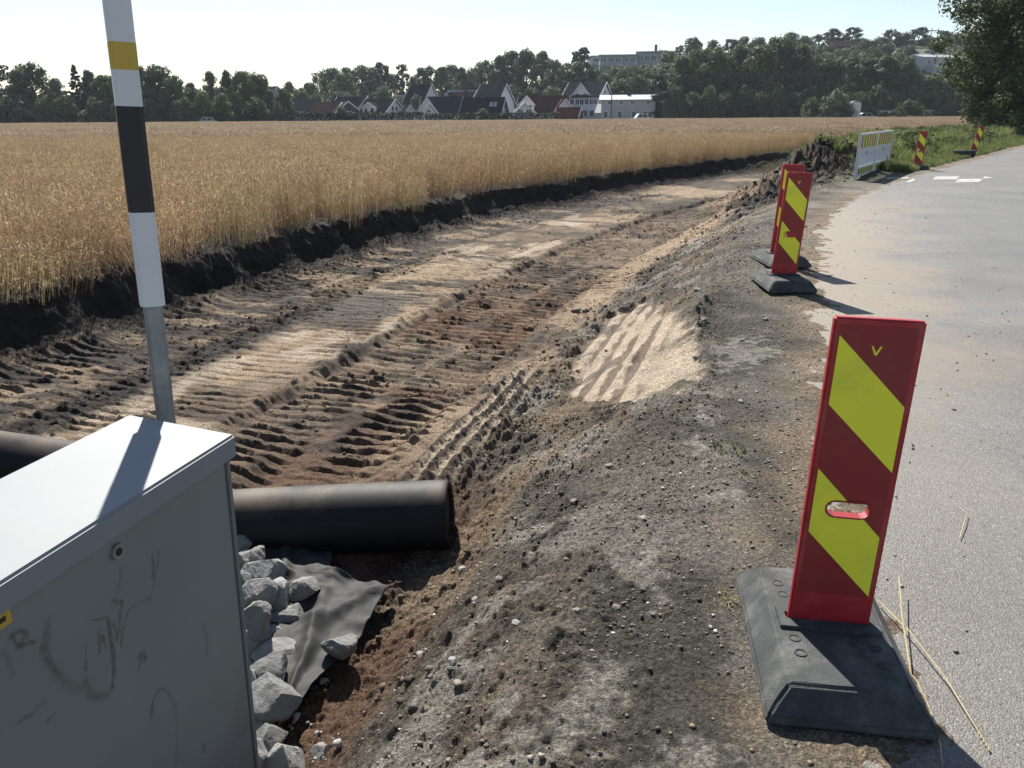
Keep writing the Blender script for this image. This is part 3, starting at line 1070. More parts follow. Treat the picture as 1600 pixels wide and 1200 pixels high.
ring = [[ii[0, 0], o_, o_ + 1, ii[0, -1]], [ii[-1, 0], ii[-1, -1], o_ + 3, o_ + 2], [ii[0, 0], ii[-1, 0], o_ + 2, o_], [ii[0, -1], o_ + 1, o_ + 3, ii[-1, -1]]]
me = mesh_np('door', np.concatenate([FV, bv]), np.concatenate([FQ, np.array(ring)]), {'smear': ('POINT', 'FLOAT', np.concatenate([SM.ravel(), np.zeros(4)]))})
door = link('door', me, door_mat, cab)
mb = MB()
mb.box(-0.030, -0.010, -0.036, -0.019, 0.0, CABH - 0.068)
mb.build('corner_post', grey_paint, cab, bevel=0.002)
steel = plain('dull_steel', (0.42, 0.42, 0.42), 0.35, 0.2, 30, metal=0.8)
black_hole = plain('black_recess', (0.015, 0.015, 0.015), 0.7)
# lock: ring and keyhole cylinder
LY, LZ = door_px(181, 861)
mb = MB()
mb.tube([(-0.016, LY, LZ), (-0.006, LY, LZ)], [0.019, 0.017], 20)
lk = mb.build('lock', steel, door)
mb = MB()
mb.tube([(-0.0065, LY, LZ), (-0.0045, LY, LZ)], [0.0095, 0.0085], 16)
mb.build('keyhole', black_hole, lk)
# sticker with its sign
sticker = plain('sticker_yellow', (0.62, 0.40, 0.05), 0.5, 0.2, 20)
ink = plain('black_ink', (0.02, 0.02, 0.02), 0.6)
SY, SZ = door_px(-20, 968)
mb = MB()
mb.box(-0.0142, -0.0128, SY - 0.09, SY + 0.045, SZ - 0.035, SZ + 0.035)
stk = mb.build('sticker', sticker, door)
mb = MB()
zz = [(SY - 0.005, SZ + 0.024), (SY + 0.032, SZ + 0.024), (SY + 0.032, SZ + 0.015), (SY + 0.008, SZ - 0.014), (SY + 0.033, SZ - 0.014), (SY + 0.033, SZ - 0.024), (SY - 0.006, SZ - 0.024), (SY - 0.006, SZ - 0.015), (SY + 0.018, SZ + 0.014), (SY - 0.005, SZ + 0.014)]
mb.prism(zz, -0.0129, -0.0122, 'x')
mb.build('lettering', ink, stk)

# ================================================================== POLE
pp = on(257, 648, 0.835)
dirp = Vector((math.sin(R(15.5)), math.cos(R(15.5)), 0))
pole_at = Vector((pp.x, pp.y, 0)) + dirp * 0.055
galv = plain('galvanised_steel', (0.30, 0.33, 0.35), 0.45, 0.35, 22, 0.05, metal=0.55)
white_pl = plain('pole_white', (0.74, 0.75, 0.76), 0.45, 0.06, 9, dirt=(0.5, 0.48, 0.44), dirt_amt=0.25)
black_pl = plain('pole_black', (0.022, 0.022, 0.026), 0.5, 0.2, 9)
yellow_pl = plain('pole_yellow', (0.62, 0.42, 0.06), 0.45, 0.12, 9)
pole = empty('marker_pole', (pole_at.x - 2.45 * math.tan(R(2.2)), pole_at.y, -0.672), rot=(Matrix.Rotation(R(2.2), 3, 'Y') @ Matrix.Rotation(R(28), 3, 'Z')).to_euler())
tag(pole, 'banded white, black and yellow plastic pole on a galvanised post behind the cabinet', 'pole')


def octo(r, cut=0.30):
    k = r * cut
    return [(r, -r + k), (r, r - k), (r - k, r), (-r + k, r), (-r, r - k), (-r, -r + k), (-r + k, -r), (r - k, -r)]


mb = MB()
mb.prism(octo(0.0245, 0.35), 0.0, 1.86, 'z')
mb.build('post', galv, pole)
zb = 0.68
for nm, z0, z1, mt, rr in (('white_band', 1.135, 1.388, white_pl, 0.0315), ('black_band', 1.388, 1.652, black_pl, 0.0318), ('white_band', 1.652, 1.738, white_pl, 0.0315),
                           ('yellow_band', 1.738, 1.802, yellow_pl, 0.0319), ('white_band', 1.802, 1.98, white_pl, 0.0315), ('black_band', 1.98, 2.24, black_pl, 0.0318)):
    mb = MB()
    mb.prism(octo(rr, 0.33), z0 + zb, z1 + zb, 'z')
    mb.build(nm, mt, pole)
mb = MB()
mb.prism(octo(0.029, 0.4), 2.24 + zb, 2.262 + zb, 'z')
mb.build('end_cap', black_pl, pole)

# ================================================================== MARKER BOARDS
m_red = plain('board_red', (0.46, 0.020, 0.030), 0.42, 0.28, 7, 0.06, dirt=(0.40, 0.15, 0.12), dirt_amt=0.6)
m_dred = plain('board_dark_red_film', (0.30, 0.019, 0.021), 0.42, 0.18, 6, dirt=(0.22, 0.07, 0.06), dirt_amt=0.6)
m_yel = plain('board_yellow_film', (0.98, 0.95, 0.045), 0.42, 0.10, 5, dirt=(0.42, 0.40, 0.14), dirt_amt=0.5)
m_rub = plain('recycled_rubber', (0.068, 0.073, 0.073), 0.8, 0.40, 14, 0.7, spec=0.3, dirt=(0.17, 0.168, 0.16), dirt_amt=0.85)
m_rub2 = plain('dark_rubber', (0.022, 0.022, 0.023), 0.6, 0.3, 16, 0.4)

PW, PH = 0.121, 1.02


def slot_poly(cx, cz, hw, hh, n=7):
    r = hh
    pts = []
    for k in range(n + 1):
        a_ = -math.pi / 2 + math.pi * k / n
        pts.append((cx + hw - r + r * math.cos(a_), cz + r * math.sin(a_)))
    for k in range(n + 1):
        a_ = math.pi / 2 + math.pi * k / n
        pts.append((cx - hw + r + r * math.cos(a_), cz + r * math.sin(a_)))
    return pts


def slot_mesh(hw, hh):
    return MB().prism(slot_poly(0, 0.44, hw, hh), -0.2, 0.2).mesh('slot')


def plate_with_slot(poly, y0, y1, nm, hw, hh):
    return boolean_cut(MB().prism(poly, y0, y1).mesh(nm), slot_mesh(hw, hh), nm)


PANEL_ME = boolean_cut(MB().prism([(-PW, 0), (PW, 0), (PW, PH), (-PW, PH)], -0.012, 0.018).mesh('panel'), slot_mesh(0.0625, 0.0245), 'panel')
bm = bmesh.new()
bm.from_mesh(PANEL_ME)
es = [e for e in bm.edges if e.is_manifold and abs(e.calc_face_angle(0)) > 1.2 and (abs(abs(e.verts[0].co.x) - PW) < 1e-4 and abs(abs(e.verts[1].co.x) - PW) < 1e-4)]
bmesh.ops.bevel(bm, geom=es, offset=0.006, segments=3, affect='EDGES')
bm.to_mesh(PANEL_ME)
bm.free()
SHEET_ME = plate_with_slot([(-0.103, 0.15), (0.102, 0.15), (0.102, 1.0), (-0.103, 1.0)], -0.0132, -0.0118, 'film', 0.0655, 0.0275)
STR_ME = [plate_with_slot([(-0.1025, a0), (0.1015, b0), (0.1015, b1), (-0.1025, a1)], -0.0150, -0.0130, 'stripe', 0.066, 0.028) for a0, a1, b0, b1 in ((0.765, 0.97, 0.57, 0.772), (0.358, 0.565, 0.155, 0.358))]
RIM_ME = boolean_cut(MB().prism(slot_poly(0, 0.44, 0.0665, 0.0285), -0.0165, 0.0185).mesh('rim'), slot_mesh(0.0615, 0.0235), 'rim')
vv = [(-0.014, 0.944), (-0.009, 0.944), (0.0005, 0.925), (0.010, 0.944), (0.015, 0.944), (0.0035, 0.918), (-0.0025, 0.918)]
V_ME = MB().prism(vv, -0.0150, -0.0130).mesh('letter')
# back of the board: stiffening ribs
BACK_ME = MB().box(-0.09, -0.078, 0.018, 0.026, 0.03, 0.98).box(0.078, 0.09, 0.018, 0.026, 0.03, 0.98).mesh('back_rib')


def frustum(w0, l0, w1, l1, h):
    mb = MB()
    vs = [(-w0, -l0, 0), (w0, -l0, 0), (w0, l0, 0), (-w0, l0, 0), (-w0, -l0, 0.028), (w0, -l0, 0.028), (w0, l0, 0.028), (-w0, l0, 0.028), (-w1, -l1, h), (w1, -l1, h), (w1, l1, h), (-w1, l1, h)]
    fs = [[3, 2, 1, 0], [8, 9, 10, 11]]
    for k in (0, 4):
        fs += [[k + i, k + (i + 1) % 4, k + 4 + (i + 1) % 4, k + 4 + i] for i in range(4)]
    return mb.add(vs, fs)


_b = frustum(0.228, 0.365, 0.165, 0.31, 0.108).mesh('base')
bm = bmesh.new()
bm.from_mesh(_b)
bmesh.ops.bevel(bm, geom=list(bm.edges), offset=0.010, segments=3, affect='EDGES', clamp_overlap=True)
bmesh.ops.subdivide_edges(bm, edges=list(bm.edges), cuts=2, use_grid_fill=True)
rr_ = random.Random(3)
for v_ in bm.verts:
    if v_.co.z > 0.03:
        v_.co += Vector((rr_.uniform(-1, 1), rr_.uniform(-1, 1), rr_.uniform(-1, 1))) * 0.0012
bm.to_mesh(_b)
bm.free()
BASE_ME = _b
SOCK_ME = boolean_cut(MB().box(-0.150, 0.150, -0.055, 0.055, 0.098, 0.120).mesh('socket'), MB().box(-0.127, 0.127, -0.014, 0.020, 0.05, 0.3).mesh('c'), 'socket')
STUD_ME = MB().tube([(0, 0, 0.104), (0, 0, 0.113)], [0.017, 0.014], 14).mesh('stud')
HOLE_ME = boolean_cut(MB().tube([(0, 0, 0.102), (0, 0, 0.1105)], [0.020, 0.018], 16).mesh('r'), MB().tube([(0, 0, 0.10), (0, 0, 0.2)], [0.0135, 0.0135], 16).mesh('c'), 'stud_ring')


def marker(loc, yaw, lean, label, lift=0.065, base_yaw=None, tongue=False, has_base=True):
    root = empty('marker_board', loc, yaw)
    tag(root, label, 'road marker', 'red and yellow marker boards along the road')
    if has_base:
        bs = link('base', BASE_ME, m_rub, root)
        link('socket', SOCK_ME, m_rub, bs)
        for (x_, y_) in ((-0.118, 0.20), (-0.112, 0.135), (-0.115, -0.10), (-0.11, -0.17), (0.118, 0.20), (0.112, 0.135), (0.115, -0.12), (0.11, -0.2)):
            q = link('stud', HOLE_ME if (x_ < 0) else STUD_ME, m_rub, bs)
            q.location = (x_, y_, 0.0)
    pn = link('panel', PANEL_ME, m_red, root)
    pn.location = (0, 0, lift)
    pn.rotation_euler = lean
    link('film', SHEET_ME, m_dred, pn)
    for s_ in STR_ME:
        link('stripe', s_, m_yel, pn)
    link('slot_rim', RIM_ME, m_dred, pn)
    link('letter', V_ME, m_yel, pn)
    link('back_rib', BACK_ME, m_red, pn)
    if tongue:
        mb = MB()
        mb.prism([(-0.055, 0.452), (-0.02, 0.468), (0.05, 0.462), (0.06, 0.425), (0.02, 0.415), (-0.03, 0.418)], -0.028, -0.012)
        mb.build('torn_grip', m_red, pn, bevel=0.004)
    return root


q = Vector((0.985, 2.10, 0))
marker((q.x, q.y, 0.008), R(-9.0), (R(-1.0), R(1.7), 0), 'large upright red and yellow striped marker board closest to the camera')
q = on(1222, 446, 0.02)
marker((q.x, q.y, 0.02), R(-2), (R(1.0), R(3.0), 0), 'marker board with torn red grip in its slot, front of the leaning pair', tongue=True)
q = on(1218, 410, 0.02)
marker((q.x, q.y, 0.02), R(2), (R(2), R(2.2), 0), 'marker board mostly hidden behind its twin in the leaning pair')
q = on(1433, 264, 0.02)
marker((q.x, q.y, 0.02), R(-6), (R(0), R(1.0), 0), 'upright marker board standing next to the white barrier panels')
q = on(1520, 240, 0.02)
marker((q.x, q.y, 0.02), R(-6), (R(2), R(9.0), 0), 'marker board tilted to the right beside the grass, farthest up the road')

# spare feet lying about
for (px, py, yw, sc, lab) in ((1413, 264, 40, 1.0, 'black rubber ballast block lying flat between the white barrier and the marker board'),):
    q = on(px, py, 0.02)
    o = link('ballast_block', frustum(0.23, 0.40, 0.18, 0.35, 0.12).mesh('ballast_block'), m_rub2)
    o.location = (q.x, q.y, 0.015)
    o.rotation_euler = (0, 0, R(yw))
    tag(o, lab, 'rubber block')
# dark roll by the far board: hollow tube
q = on(1505, 242, 0.1)
tb = MB()
n_ = 22
for k in range(n_):
    a0, a1 = 2 * math.pi * k / n_, 2 * math.pi * (k + 1) / n_
    pr = [(0.13 * math.cos(a0), 0.13 * math.sin(a0)), (0.13 * math.cos(a1), 0.13 * math.sin(a1)), (0.105 * math.cos(a1), 0.105 * math.sin(a1)), (0.105 * math.cos(a0), 0.105 * math.sin(a0))]
    tb.prism([(u, w + 0.13) for u, w in pr], -0.42, 0.42, 'x')
o = tb.build('rubber_tube', m_rub2)
o.location = (q.x, q.y, 0.01)
o.rotation_euler = (0, 0, R(8))
tag(o, 'short hollow black tube lying at the foot of the farthest marker board', 'tube')

# ================================================================== BARRIER PANELS
m_wp = plain('barrier_white', (0.62, 0.63, 0.65), 0.5, 0.10, 5, dirt=(0.45, 0.43, 0.40), dirt_amt=0.4)
m_by = plain('barrier_yellow', (0.62, 0.62, 0.06), 0.45, 0.1, 6)
m_br = plain('barrier_brown_red', (0.22, 0.055, 0.03), 0.45, 0.1, 6)
m_bk = plain('barrier_dark', (0.06, 0.06, 0.055), 0.6, 0.1, 6)


def barrier(loc, yaw, L, label):
    root = empty('barrier_panel', loc, yaw)
    tag(root, label, 'barrier', 'white plastic barrier panels at the road edge')
    H0, H1 = 0.10, 1.16
    mb = MB()
    for x0 in (0.0, L - 0.07):
        mb.box(x0, x0 + 0.07, -0.03, 0.03, 0.0, H1)
    mb.box(0.07, L - 0.07, -0.026, 0.026, H1 - 0.05, H1 - 0.004)
    mb.box(0.07, L - 0.07, -0.026, 0.026, 0.75, 0.795)
    mb.box(0.07, L - 0.07, -0.026, 0.026, 0.30, 0.345)
    mb.box(0.07, L - 0.07, -0.026, 0.026, H0, H0 + 0.04)
    mb.box(0.07, L - 0.07, -0.012, 0.012, 0.66, 0.75)
    mb.build('frame', m_wp, root)
    # backing boards of the striped bands
    w_ = (L - 0.16) / 13
    bd = MB().box(0.07, L - 0.07, -0.010, 0.010, 0.795, H1 - 0.05).build('top_board', m_wp, root)
    lb = MB().box(0.07, L - 0.07, -0.010, 0.010, H0 + 0.04, 0.30).build('bottom_board', m_wp, root)
    for k in range(13):
        x0 = 0.08 + w_ * k
        MB().box(x0, x0 + w_ * (1.0 if k % 2 == 0 else 0.98), -0.0135, -0.0100, 0.80, H1 - 0.055).build('stripe', m_by if k % 2 == 0 else m_br, bd)
        MB().box(x0, x0 + w_ * 0.98, -0.0135, -0.0100, H0 + 0.05, 0.29).build('stripe', m_by if k % 2 == 0 else m_bk, lb)
    # slanting slats
    n_ = 15
    sp = (L - 0.20) / n_
    for k in range(n_ + 1):
        x0 = 0.085 + sp * k
        lean = min(0.11, L - 0.10 - x0 - 0.06)
        o = MB().prism([(x0, 0.345), (x0 + sp * 0.48, 0.345), (x0 + sp * 0.48 + lean, 0.66), (x0 + lean, 0.66)], -0.012, 0.012).build('slat', m_wp, root)
    MB().box(L * 0.42, L * 0.42 + 0.10, -0.0145, -0.0115, 0.62, 0.72).build('hand_hole', black_hole, root)
    for x0 in (0.0, L - 0.07):
        MB().box(x0 - 0.03, x0 + 0.10, -0.28, 0.28, -0.02, 0.03).build('foot', m_rub2, root)
    return root


pa, pb = Vector((8.72, 20.55, 0)), Vector((11.45, 24.7, 0))
dv = (pb - pa)
yw = math.atan2(dv.y, dv.x)
Lb = dv.length / 2
z0 = -0.02
barrier((pa.x, pa.y, z0), yw, Lb - 0.04, 'white slatted barrier panel with yellow stripes, nearer one, by the earth heap')
pm = pa + dv * 0.5
barrier((pm.x, pm.y, z0), yw, Lb - 0.04, 'white slatted barrier panel with yellow stripes, farther one, by the marker board')

# ================================================================== ROLLS, SHEET, ROCKS
m, nt, b = new_mat('black_membrane')
c = ramp(nt, noise_tex(nt, 7, 7, 0.7), [(0.3, (0.007, 0.0075, 0.008, 1)), (0.75, (0.014, 0.0145, 0.015, 1))])
tc = nt.nodes.new('ShaderNodeTexCoord')
geo = nt.nodes.new('ShaderNodeNewGeometry')
sx = nd(nt, 'ShaderNodeSeparateXYZ')
nt.links.new(tc.outputs['Object'], sx.inputs[0])
dz = nd(nt, 'ShaderNodeMapRange')
nt.links.new(sx.outputs['Z'], dz.inputs[0])
dz.inputs[1].default_value = 0.10
dz.inputs[2].default_value = 0.19
df = nd(nt, 'ShaderNodeMath', operation='MULTIPLY')
nt.links.new(dz.outputs[0], df.inputs[0])
nt.links.new(ramp(nt, noise_tex(nt, 2.6, 6, 0.65), [(0.42, g(0.03)), (0.66, g(0.6))]), df.inputs[1])
nt.links.new(mixcol(nt, c, (0.17, 0.125, 0.085, 1), df.outputs[0]), b.inputs['Base Color'])
b.inputs['Roughness'].default_value = 0.6
b.inputs['Specular IOR Level'].default_value = 0.22
bump(nt, b, noise_tex(nt, 220, 3, 0.6), 0.35, 0.002)
m_mem = m


def roll(p0, p1, rad, label, seed):
    p0, p1 = Vector(p0), Vector(p1)
    d = p1 - p0
    L = d.length
    root = empty('membrane_roll', p0, rot=(0, -math.asin(d.z / L), math.atan2(d.y, d.x)))
    tag(root, label, 'roll', 'black rolls on the bare earth')
    # wound layers: outer skin with a rounded shoulder, a set-back end face, a free edge
    n = 56
    prof = [(0.014, rad * 0.86), (0.004, rad * 0.90), (0.0, rad * 0.925), (0.004, rad * 0.955), (0.014, rad * 0.98), (0.032, rad * 0.994), (0.055, rad)]
    xs = [(x, r_) for x, r_ in prof] + [(x, rad * (1 + 0.006 * math.sin(x * 5 + seed))) for x in np.linspace(0.10, L - 0.10, 24)] + [(L - x, r_) for x, r_ in prof[::-1]]
    vs, fs = [], []
    for i, (x, r_) in enumerate(xs):
        for k in range(n):
            a_ = 2 * math.pi * k / n
            rr = r_ * (1 + 0.006 * math.sin(3 * a_ + x * 2 + seed)) * (1 - 0.03 * max(0, -math.sin(a_)) ** 3)
            vs.append((x, rr * math.cos(a_), rr * math.sin(a_)))
    for i in range(len(xs) - 1):
        for k in range(n):
            fs.append([i * n + k, i * n + (k + 1) % n, (i + 1) * n + (k + 1) % n, (i + 1) * n + k])
    MB().add(vs, fs).build('outer_layer', m_mem, root, smooth=True)
    for x0 in (0.012, L - 0.012):
        mb = MB()
        rings = [rad * q_ for q_ in (0.862, 0.84, 0.835, 0.6, 0.3, 0.13)]
        off = [0, 0, 0.012, 0.014, 0.016, 0.016]
        sg = 1 if x0 < L / 2 else -1
        vs, fs = [], []
        for r_, of in zip(rings, off):
            for k in range(n):
                a_ = 2 * math.pi * k / n
                vs.append((x0 + sg * of, r_ * math.cos(a_), r_ * math.sin(a_)))
        for i in range(len(rings) - 1):
            for k in range(n):
                fs.append([i * n + k, i * n + (k + 1) % n, (i + 1) * n + (k + 1) % n, (i + 1) * n + k])
        vs.append((x0 + sg * 0.016, 0, 0))
        fs += [[(len(rings) - 1) * n + k, (len(rings) - 1) * n + (k + 1) % n, len(vs) - 1] for k in range(n)]
        mb.add(vs, fs).build('end_face', m_mem, root, smooth=False)
    return root


PIT = -0.66
RR = 0.195
e1 = Vector((-0.345, 3.90, PIT + RR + 0.0))
e0 = e1 + Vector((-1.1, 0.03, -0.06)).normalized() * 2.3
roll(e0, e1, RR, 'big black roll lying by the white rocks, its round end showing', 0.3)
q0 = Vector((-4.1, 4.98, -0.62 + 0.16))
q1 = Vector((-2.05, 4.30, -0.62 + 0.16))
roll(q0, q1, 0.165, 'dusty black roll behind the cabinet, partly cut off by the picture edge', 1.7)

# sheet of the same membrane spread under the rocks
sheet_mat, nt, b = new_mat('membrane_sheet')
c = ramp(nt, noise_tex(nt, 5, 7, 0.7), [(0.3, (0.017, 0.018, 0.019, 1)), (0.75, (0.046, 0.045, 0.042, 1))])
nt.links.new(c, b.inputs['Base Color'])
b.inputs['Roughness'].default_value = 0.72
b.inputs['Specular IOR Level'].default_value = 0.3
bump(nt, b, noise_tex(nt, 160, 3, 0.6), 0.3, 0.002)
zs = PIT + 0.05
left = [on(392, 862, zs), on(372, 930, zs), on(384, 1000, zs), on(400, 1070, zs), on(428, 1146, zs)]
right = [on(520, 866, zs), on(516, 905, zs), on(545, 908, zs), on(617, 925, zs), on(588, 962, zs), on(552, 1018, zs), on(505, 1062, zs), on(470, 1108, zs), on(436, 1148, zs)]


def along(pts, n):
    ln = [0]
    for a_, b_ in zip(pts[:-1], pts[1:]):
        ln.append(ln[-1] + (b_ - a_).length)
    return [np.array([np.interp(u * ln[-1], ln, [p[k] for p in pts]) for k in range(3)]) for u in np.linspace(0, 1, n)]


NU, NV = 60, 70
Lp, Rp = along(left, NV), along(right, NV)
vs = []
for j in range(NV):
    for i in range(NU):
        u = i / (NU - 1)
        p = Lp[j] * (1 - u) + Rp[j] * u
        v_ = j / (NV - 1)
        wv = 0.018 * float(fbm(np.array([p[0]]), np.array([p[1]]), 3.4, 2, 201)[0]) + 0.016 * float(1 - abs(2.2 * fbm(np.array([p[0]]), np.array([p[1]]), 5, 2, 202)[0])) + 0.009 * float(1 - abs(2.4 * fbm(np.array([p[0] * 1.0 + p[1] * 0.6]), np.array([p[1] * 2.2]), 7, 3, 203)[0]))
        wv += 0.028 * math.exp(-((v_ - 0.40 + 0.22 * u) / 0.045) ** 2) * (0.3 + u) + 0.030 * math.exp(-((v_ - 0.70 + 0.30 * u) / 0.04) ** 2) * (0.4 + 0.6 * u) + 0.02 * math.exp(-((v_ - 0.25 - 0.2 * u) / 0.03) ** 2)
        wv += 0.03 * math.exp(-((u - 0.45 - 0.2 * v_) / 0.07) ** 2)
        p = p + np.array((0, 0, 0.025 + max(wv, -0.01)))
        vs.append(tuple(p))
fs = [[j * NU + i, (j + 1) * NU + i, (j + 1) * NU + i + 1, j * NU + i + 1] for j in range(NV - 1) for i in range(NU - 1)]
o = MB().add(vs, fs).build('membrane_sheet', sheet_mat, smooth=True)
md = o.modifiers.new('thick', 'SOLIDIFY')
md.thickness = 0.005
md.offset = 1
tag(o, 'crumpled dark grey sheet spread under the white rocks', 'sheet')

# rocks
m, nt, b = new_mat('pale_rock')
c = ramp(nt, noise_tex(nt, 9, 9, 0.7), [(0.25, (0.16, 0.16, 0.155, 1)), (0.5, (0.31, 0.31, 0.295, 1)), (0.8, (0.47, 0.46, 0.435, 1))])
oi = nt.nodes.new('ShaderNodeObjectInfo')
hv = nd(nt, 'ShaderNodeHueSaturation')
mr = nd(nt, 'ShaderNodeMapRange')
mr.inputs[3].default_value = 0.55
mr.inputs[4].default_value = 1.12
nt.links.new(oi.outputs['Random'], mr.inputs[0])
nt.links.new(mr.outputs[0], hv.inputs['Value'])
nt.links.new(c, hv.inputs['Color'])
soil_f = ramp(nt, noise_tex(nt, 5.5, 7, 0.7), [(0.50, g(0)), (0.72, g(0.75))])
nt.links.new(mixcol(nt, hv.outputs[0], (0.15, 0.115, 0.085, 1), soil_f), b.inputs['Base Color'])
b.inputs['Roughness'].default_value = 0.9
bump(nt, b, noise_tex(nt, 26, 9, 0.75), 1.0, 0.02)
rock_mat = m
m_peb = plain('brown_stone', (0.24, 0.21, 0.175), 0.9, 0.4, 20, 0.5)
m_peb2 = plain('grey_stone', (0.33, 0.325, 0.31), 0.9, 0.4, 20, 0.5)


def rock_mesh(name, seed, ax, sub=3, cuts=11, rough=0.05):
    rd = np.random.default_rng(seed)
    bm = bmesh.new()
    bmesh.ops.create_icosphere(bm, subdivisions=sub, radius=1.0)
    v = np.array([p.co[:] for p in bm.verts])
    for k in range(cuts):
        nrm = rd.normal(size=3)
        nrm /= np.linalg.norm(nrm)
        dd = rd.uniform(0.52, 0.86)
        ov = np.maximum(0, v @ nrm - dd)
        v = v - ov[:, None] * nrm[None] * 0.96
    v = v + (rough * fbm(v[:, 0] + v[:, 2] * 0.7, v[:, 1] - v[:, 2] * 0.6, 1.7, 5, seed, 0.6))[:, None] * v
    v = v * np.array(ax)
    for p, c_ in zip(bm.verts, v):
        p.co = c_
    me = bpy.data.meshes.new(name)
    bm.to_mesh(me)
    bm.free()
    for p in me.polygons:
        p.use_smooth = False
    return me


ROCKS = [  # px, py, width px, height px, height above the pit floor, label
    (380, 850, 24, 26, 0.12, 'small pale rock against the cabinet edge below the black roll'),
    (402, 838, 46, 38, 0.06, 'shaded rock tucked under the black roll beside the cabinet'),
    (383, 874, 26, 26, 0.10, 'small pale rock wedged between cabinet and rounded rock'),
    (402, 869, 34, 26, 0.12, 'little rounded pale rock second from the top of the pile'),
    (414, 896, 66, 42, 0.10, 'long slanting pale rock near the top of the pile'),
    (477, 917, 52, 36, 0.12, 'squarish grey rock lying alone on the upper fold of the sheet'),
    (382, 912, 28, 36, 0.16, 'pale rock showing only its side at the cabinet edge, upper part'),
    (402, 924, 46, 48, 0.20, 'bulky pale rock standing upright in the upper pile'),
    (437, 940, 38, 58, 0.10, 'narrow upright grey rock on the sheet side of the pile'),
    (405, 966, 44, 62, 0.20, 'tall pale block in the middle of the pile by the cabinet'),
    (448, 970, 50, 42, 0.06, 'wide pale rock half on the sheet in mid pile'),
    (394, 1008, 34, 48, 0.10, 'shaded rock low in the gap at mid pile'),
    (434, 1000, 52, 34, 0.04, 'dark shaded flat rock beneath the wide one'),
    (430, 1026, 60, 38, 0.08, 'flat topped pale rock below the shaded gap'),
    (530, 1010, 46, 38, 0.13, 'flat faced grey rock lying alone near the lower edge of the sheet'),
    (422, 1048, 62, 36, 0.13, 'broad rough pale rock just above the biggest one'),
    (426, 1088, 72, 60, 0.14, 'biggest pale rock with pitted face, lower in the pile'),
    (394, 1068, 30, 50, 0.12, 'grey rock squeezed between cabinet and the biggest rock'),
    (466, 1057, 26, 22, 0.04, 'small dark rock at the side of the broad rough one'),
    (414, 1130, 48, 36, 0.08, 'pale rock beneath the biggest one'),
    (420, 1156, 50, 32, 0.10, 'rounded pale rock third from the bottom of the picture'),
    (404, 1182, 30, 42, 0.10, 'narrow pale rock at the cabinet foot, bottom of the picture'),
    (440, 1186, 58, 52, 0.08, 'large pale rock cut by the bottom edge of the picture'),
    (502, 1178, 26, 24, 0.02, 'fist sized pale stone alone on brown earth at the bottom of the pile'),
]
for i, (px, py, w, h, dz_, lab) in enumerate(ROCKS):
    zc = PIT + dz_
    p = on(px, py, zc)
    dist = (p - Vector((0, 0, EYE))).length
    rx = w / FPX * dist / 2 * 1.18
    rz = h / FPX * dist / 2 * 1.18
    me = rock_mesh('rock', 300 + i, (rx, (rx + rz) * 0.55, rz), 4, 14, 0.16)
    o = link('rock', me, rock_mat)
    o.location = p
    o.rotation_euler = (random.Random(i).uniform(-0.3, 0.3), random.Random(i + 50).uniform(-0.35, 0.35), random.Random(i + 90).uniform(0, 6.28) * 0.12)
    tag(o, lab, 'rock', 'pale rocks heaped beside the cabinet')
# core of the heap: a few hidden-side rocks that carry the others
for i, (px, py, w) in enumerate(((386, 890, 60), (384, 950, 70), (390, 1030, 70), (388, 1110, 70))):
    p = on(px, py, PIT + 0.02)
    dist = (p - Vector((0, 0, EYE))).length
    rx = w / FPX * dist / 2
    o = link('rock', rock_mesh('rock', 360 + i, (rx, rx, rx), 3, 12, 0.07), rock_mat)
    o.location = p
    tag(o, 'half buried rock carrying the pale heap beside the cabinet', 'rock', 'buried rocks under the pale heap')

# single stones on the bare ground, large enough to pick out
STONES = [(742, 938, 'pointed'), (702, 1048, ''), (766, 1020, ''), (656, 1022, 'long'), (708, 1034, 'flat'), (722, 890, 'small pale'), (806, 974, 'round'), (835, 720, ''), (915, 486, ''), (900, 487, ''), (946, 690, 'dark'), (952, 730, 'dark'),
          (1005, 812, 'white'), (886, 875, ''), (897, 857, ''), (962, 951, ''), (900, 955, 'dark'), (1196, 500, ''), (1090, 455, 'pale'), (1088, 560, ''), (1158, 628, 'white'), (870, 760, ''), (898, 785, 'dark'), (1100, 500, 'dark clod'), (780, 905, ''), (748, 860, 'dark')]
words = ['on the red brown soil near the roll shadow', 'at the lower foot of the slope', 'beside the brown pit', 'lying slantwise below the sheet', 'next to the slantwise one below the sheet']
for i, (px, py, kw) in enumerate(STONES):
    s_, t_ = st(*on(px, py, -0.3).xy)
    z_ = -0.3
    for _ in range(4):
        p = on(px, py, z_)
        z_ = ground_z(p.x, p.y)
    p = on(px, py, z_)
    dist = (p - Vector((0, 0, EYE))).length
    r_ = random.Random(i + 11).uniform(4.5, 8.0) / FPX * dist
    o = link('stone', rock_mesh('stone', 400 + i, (r_ * (1.7 if kw in ('long', 'flat') else 1.15), r_, r_ * 0.65), 2, 8, 0.06), m_peb2 if (kw and 'dark' not in kw) else m_peb)
    o.location = (p.x, p.y, z_ + r_ * 0.25)
    o.rotation_euler = (0.1, 0.15, random.Random(i).uniform(0, 6.28))
    if kw and 'dark' not in kw:
        tag(o, 'pale %sstone lying loose on the dug earth' % ((kw + ' ') if kw not in ('pale', 'small pale') else ''), 'stone', 'loose pale stones on the dug earth')
    else:
        tag(o, 'brown stone or clod lying loose on the dug earth', 'stone', 'loose brown stones on the dug earth')


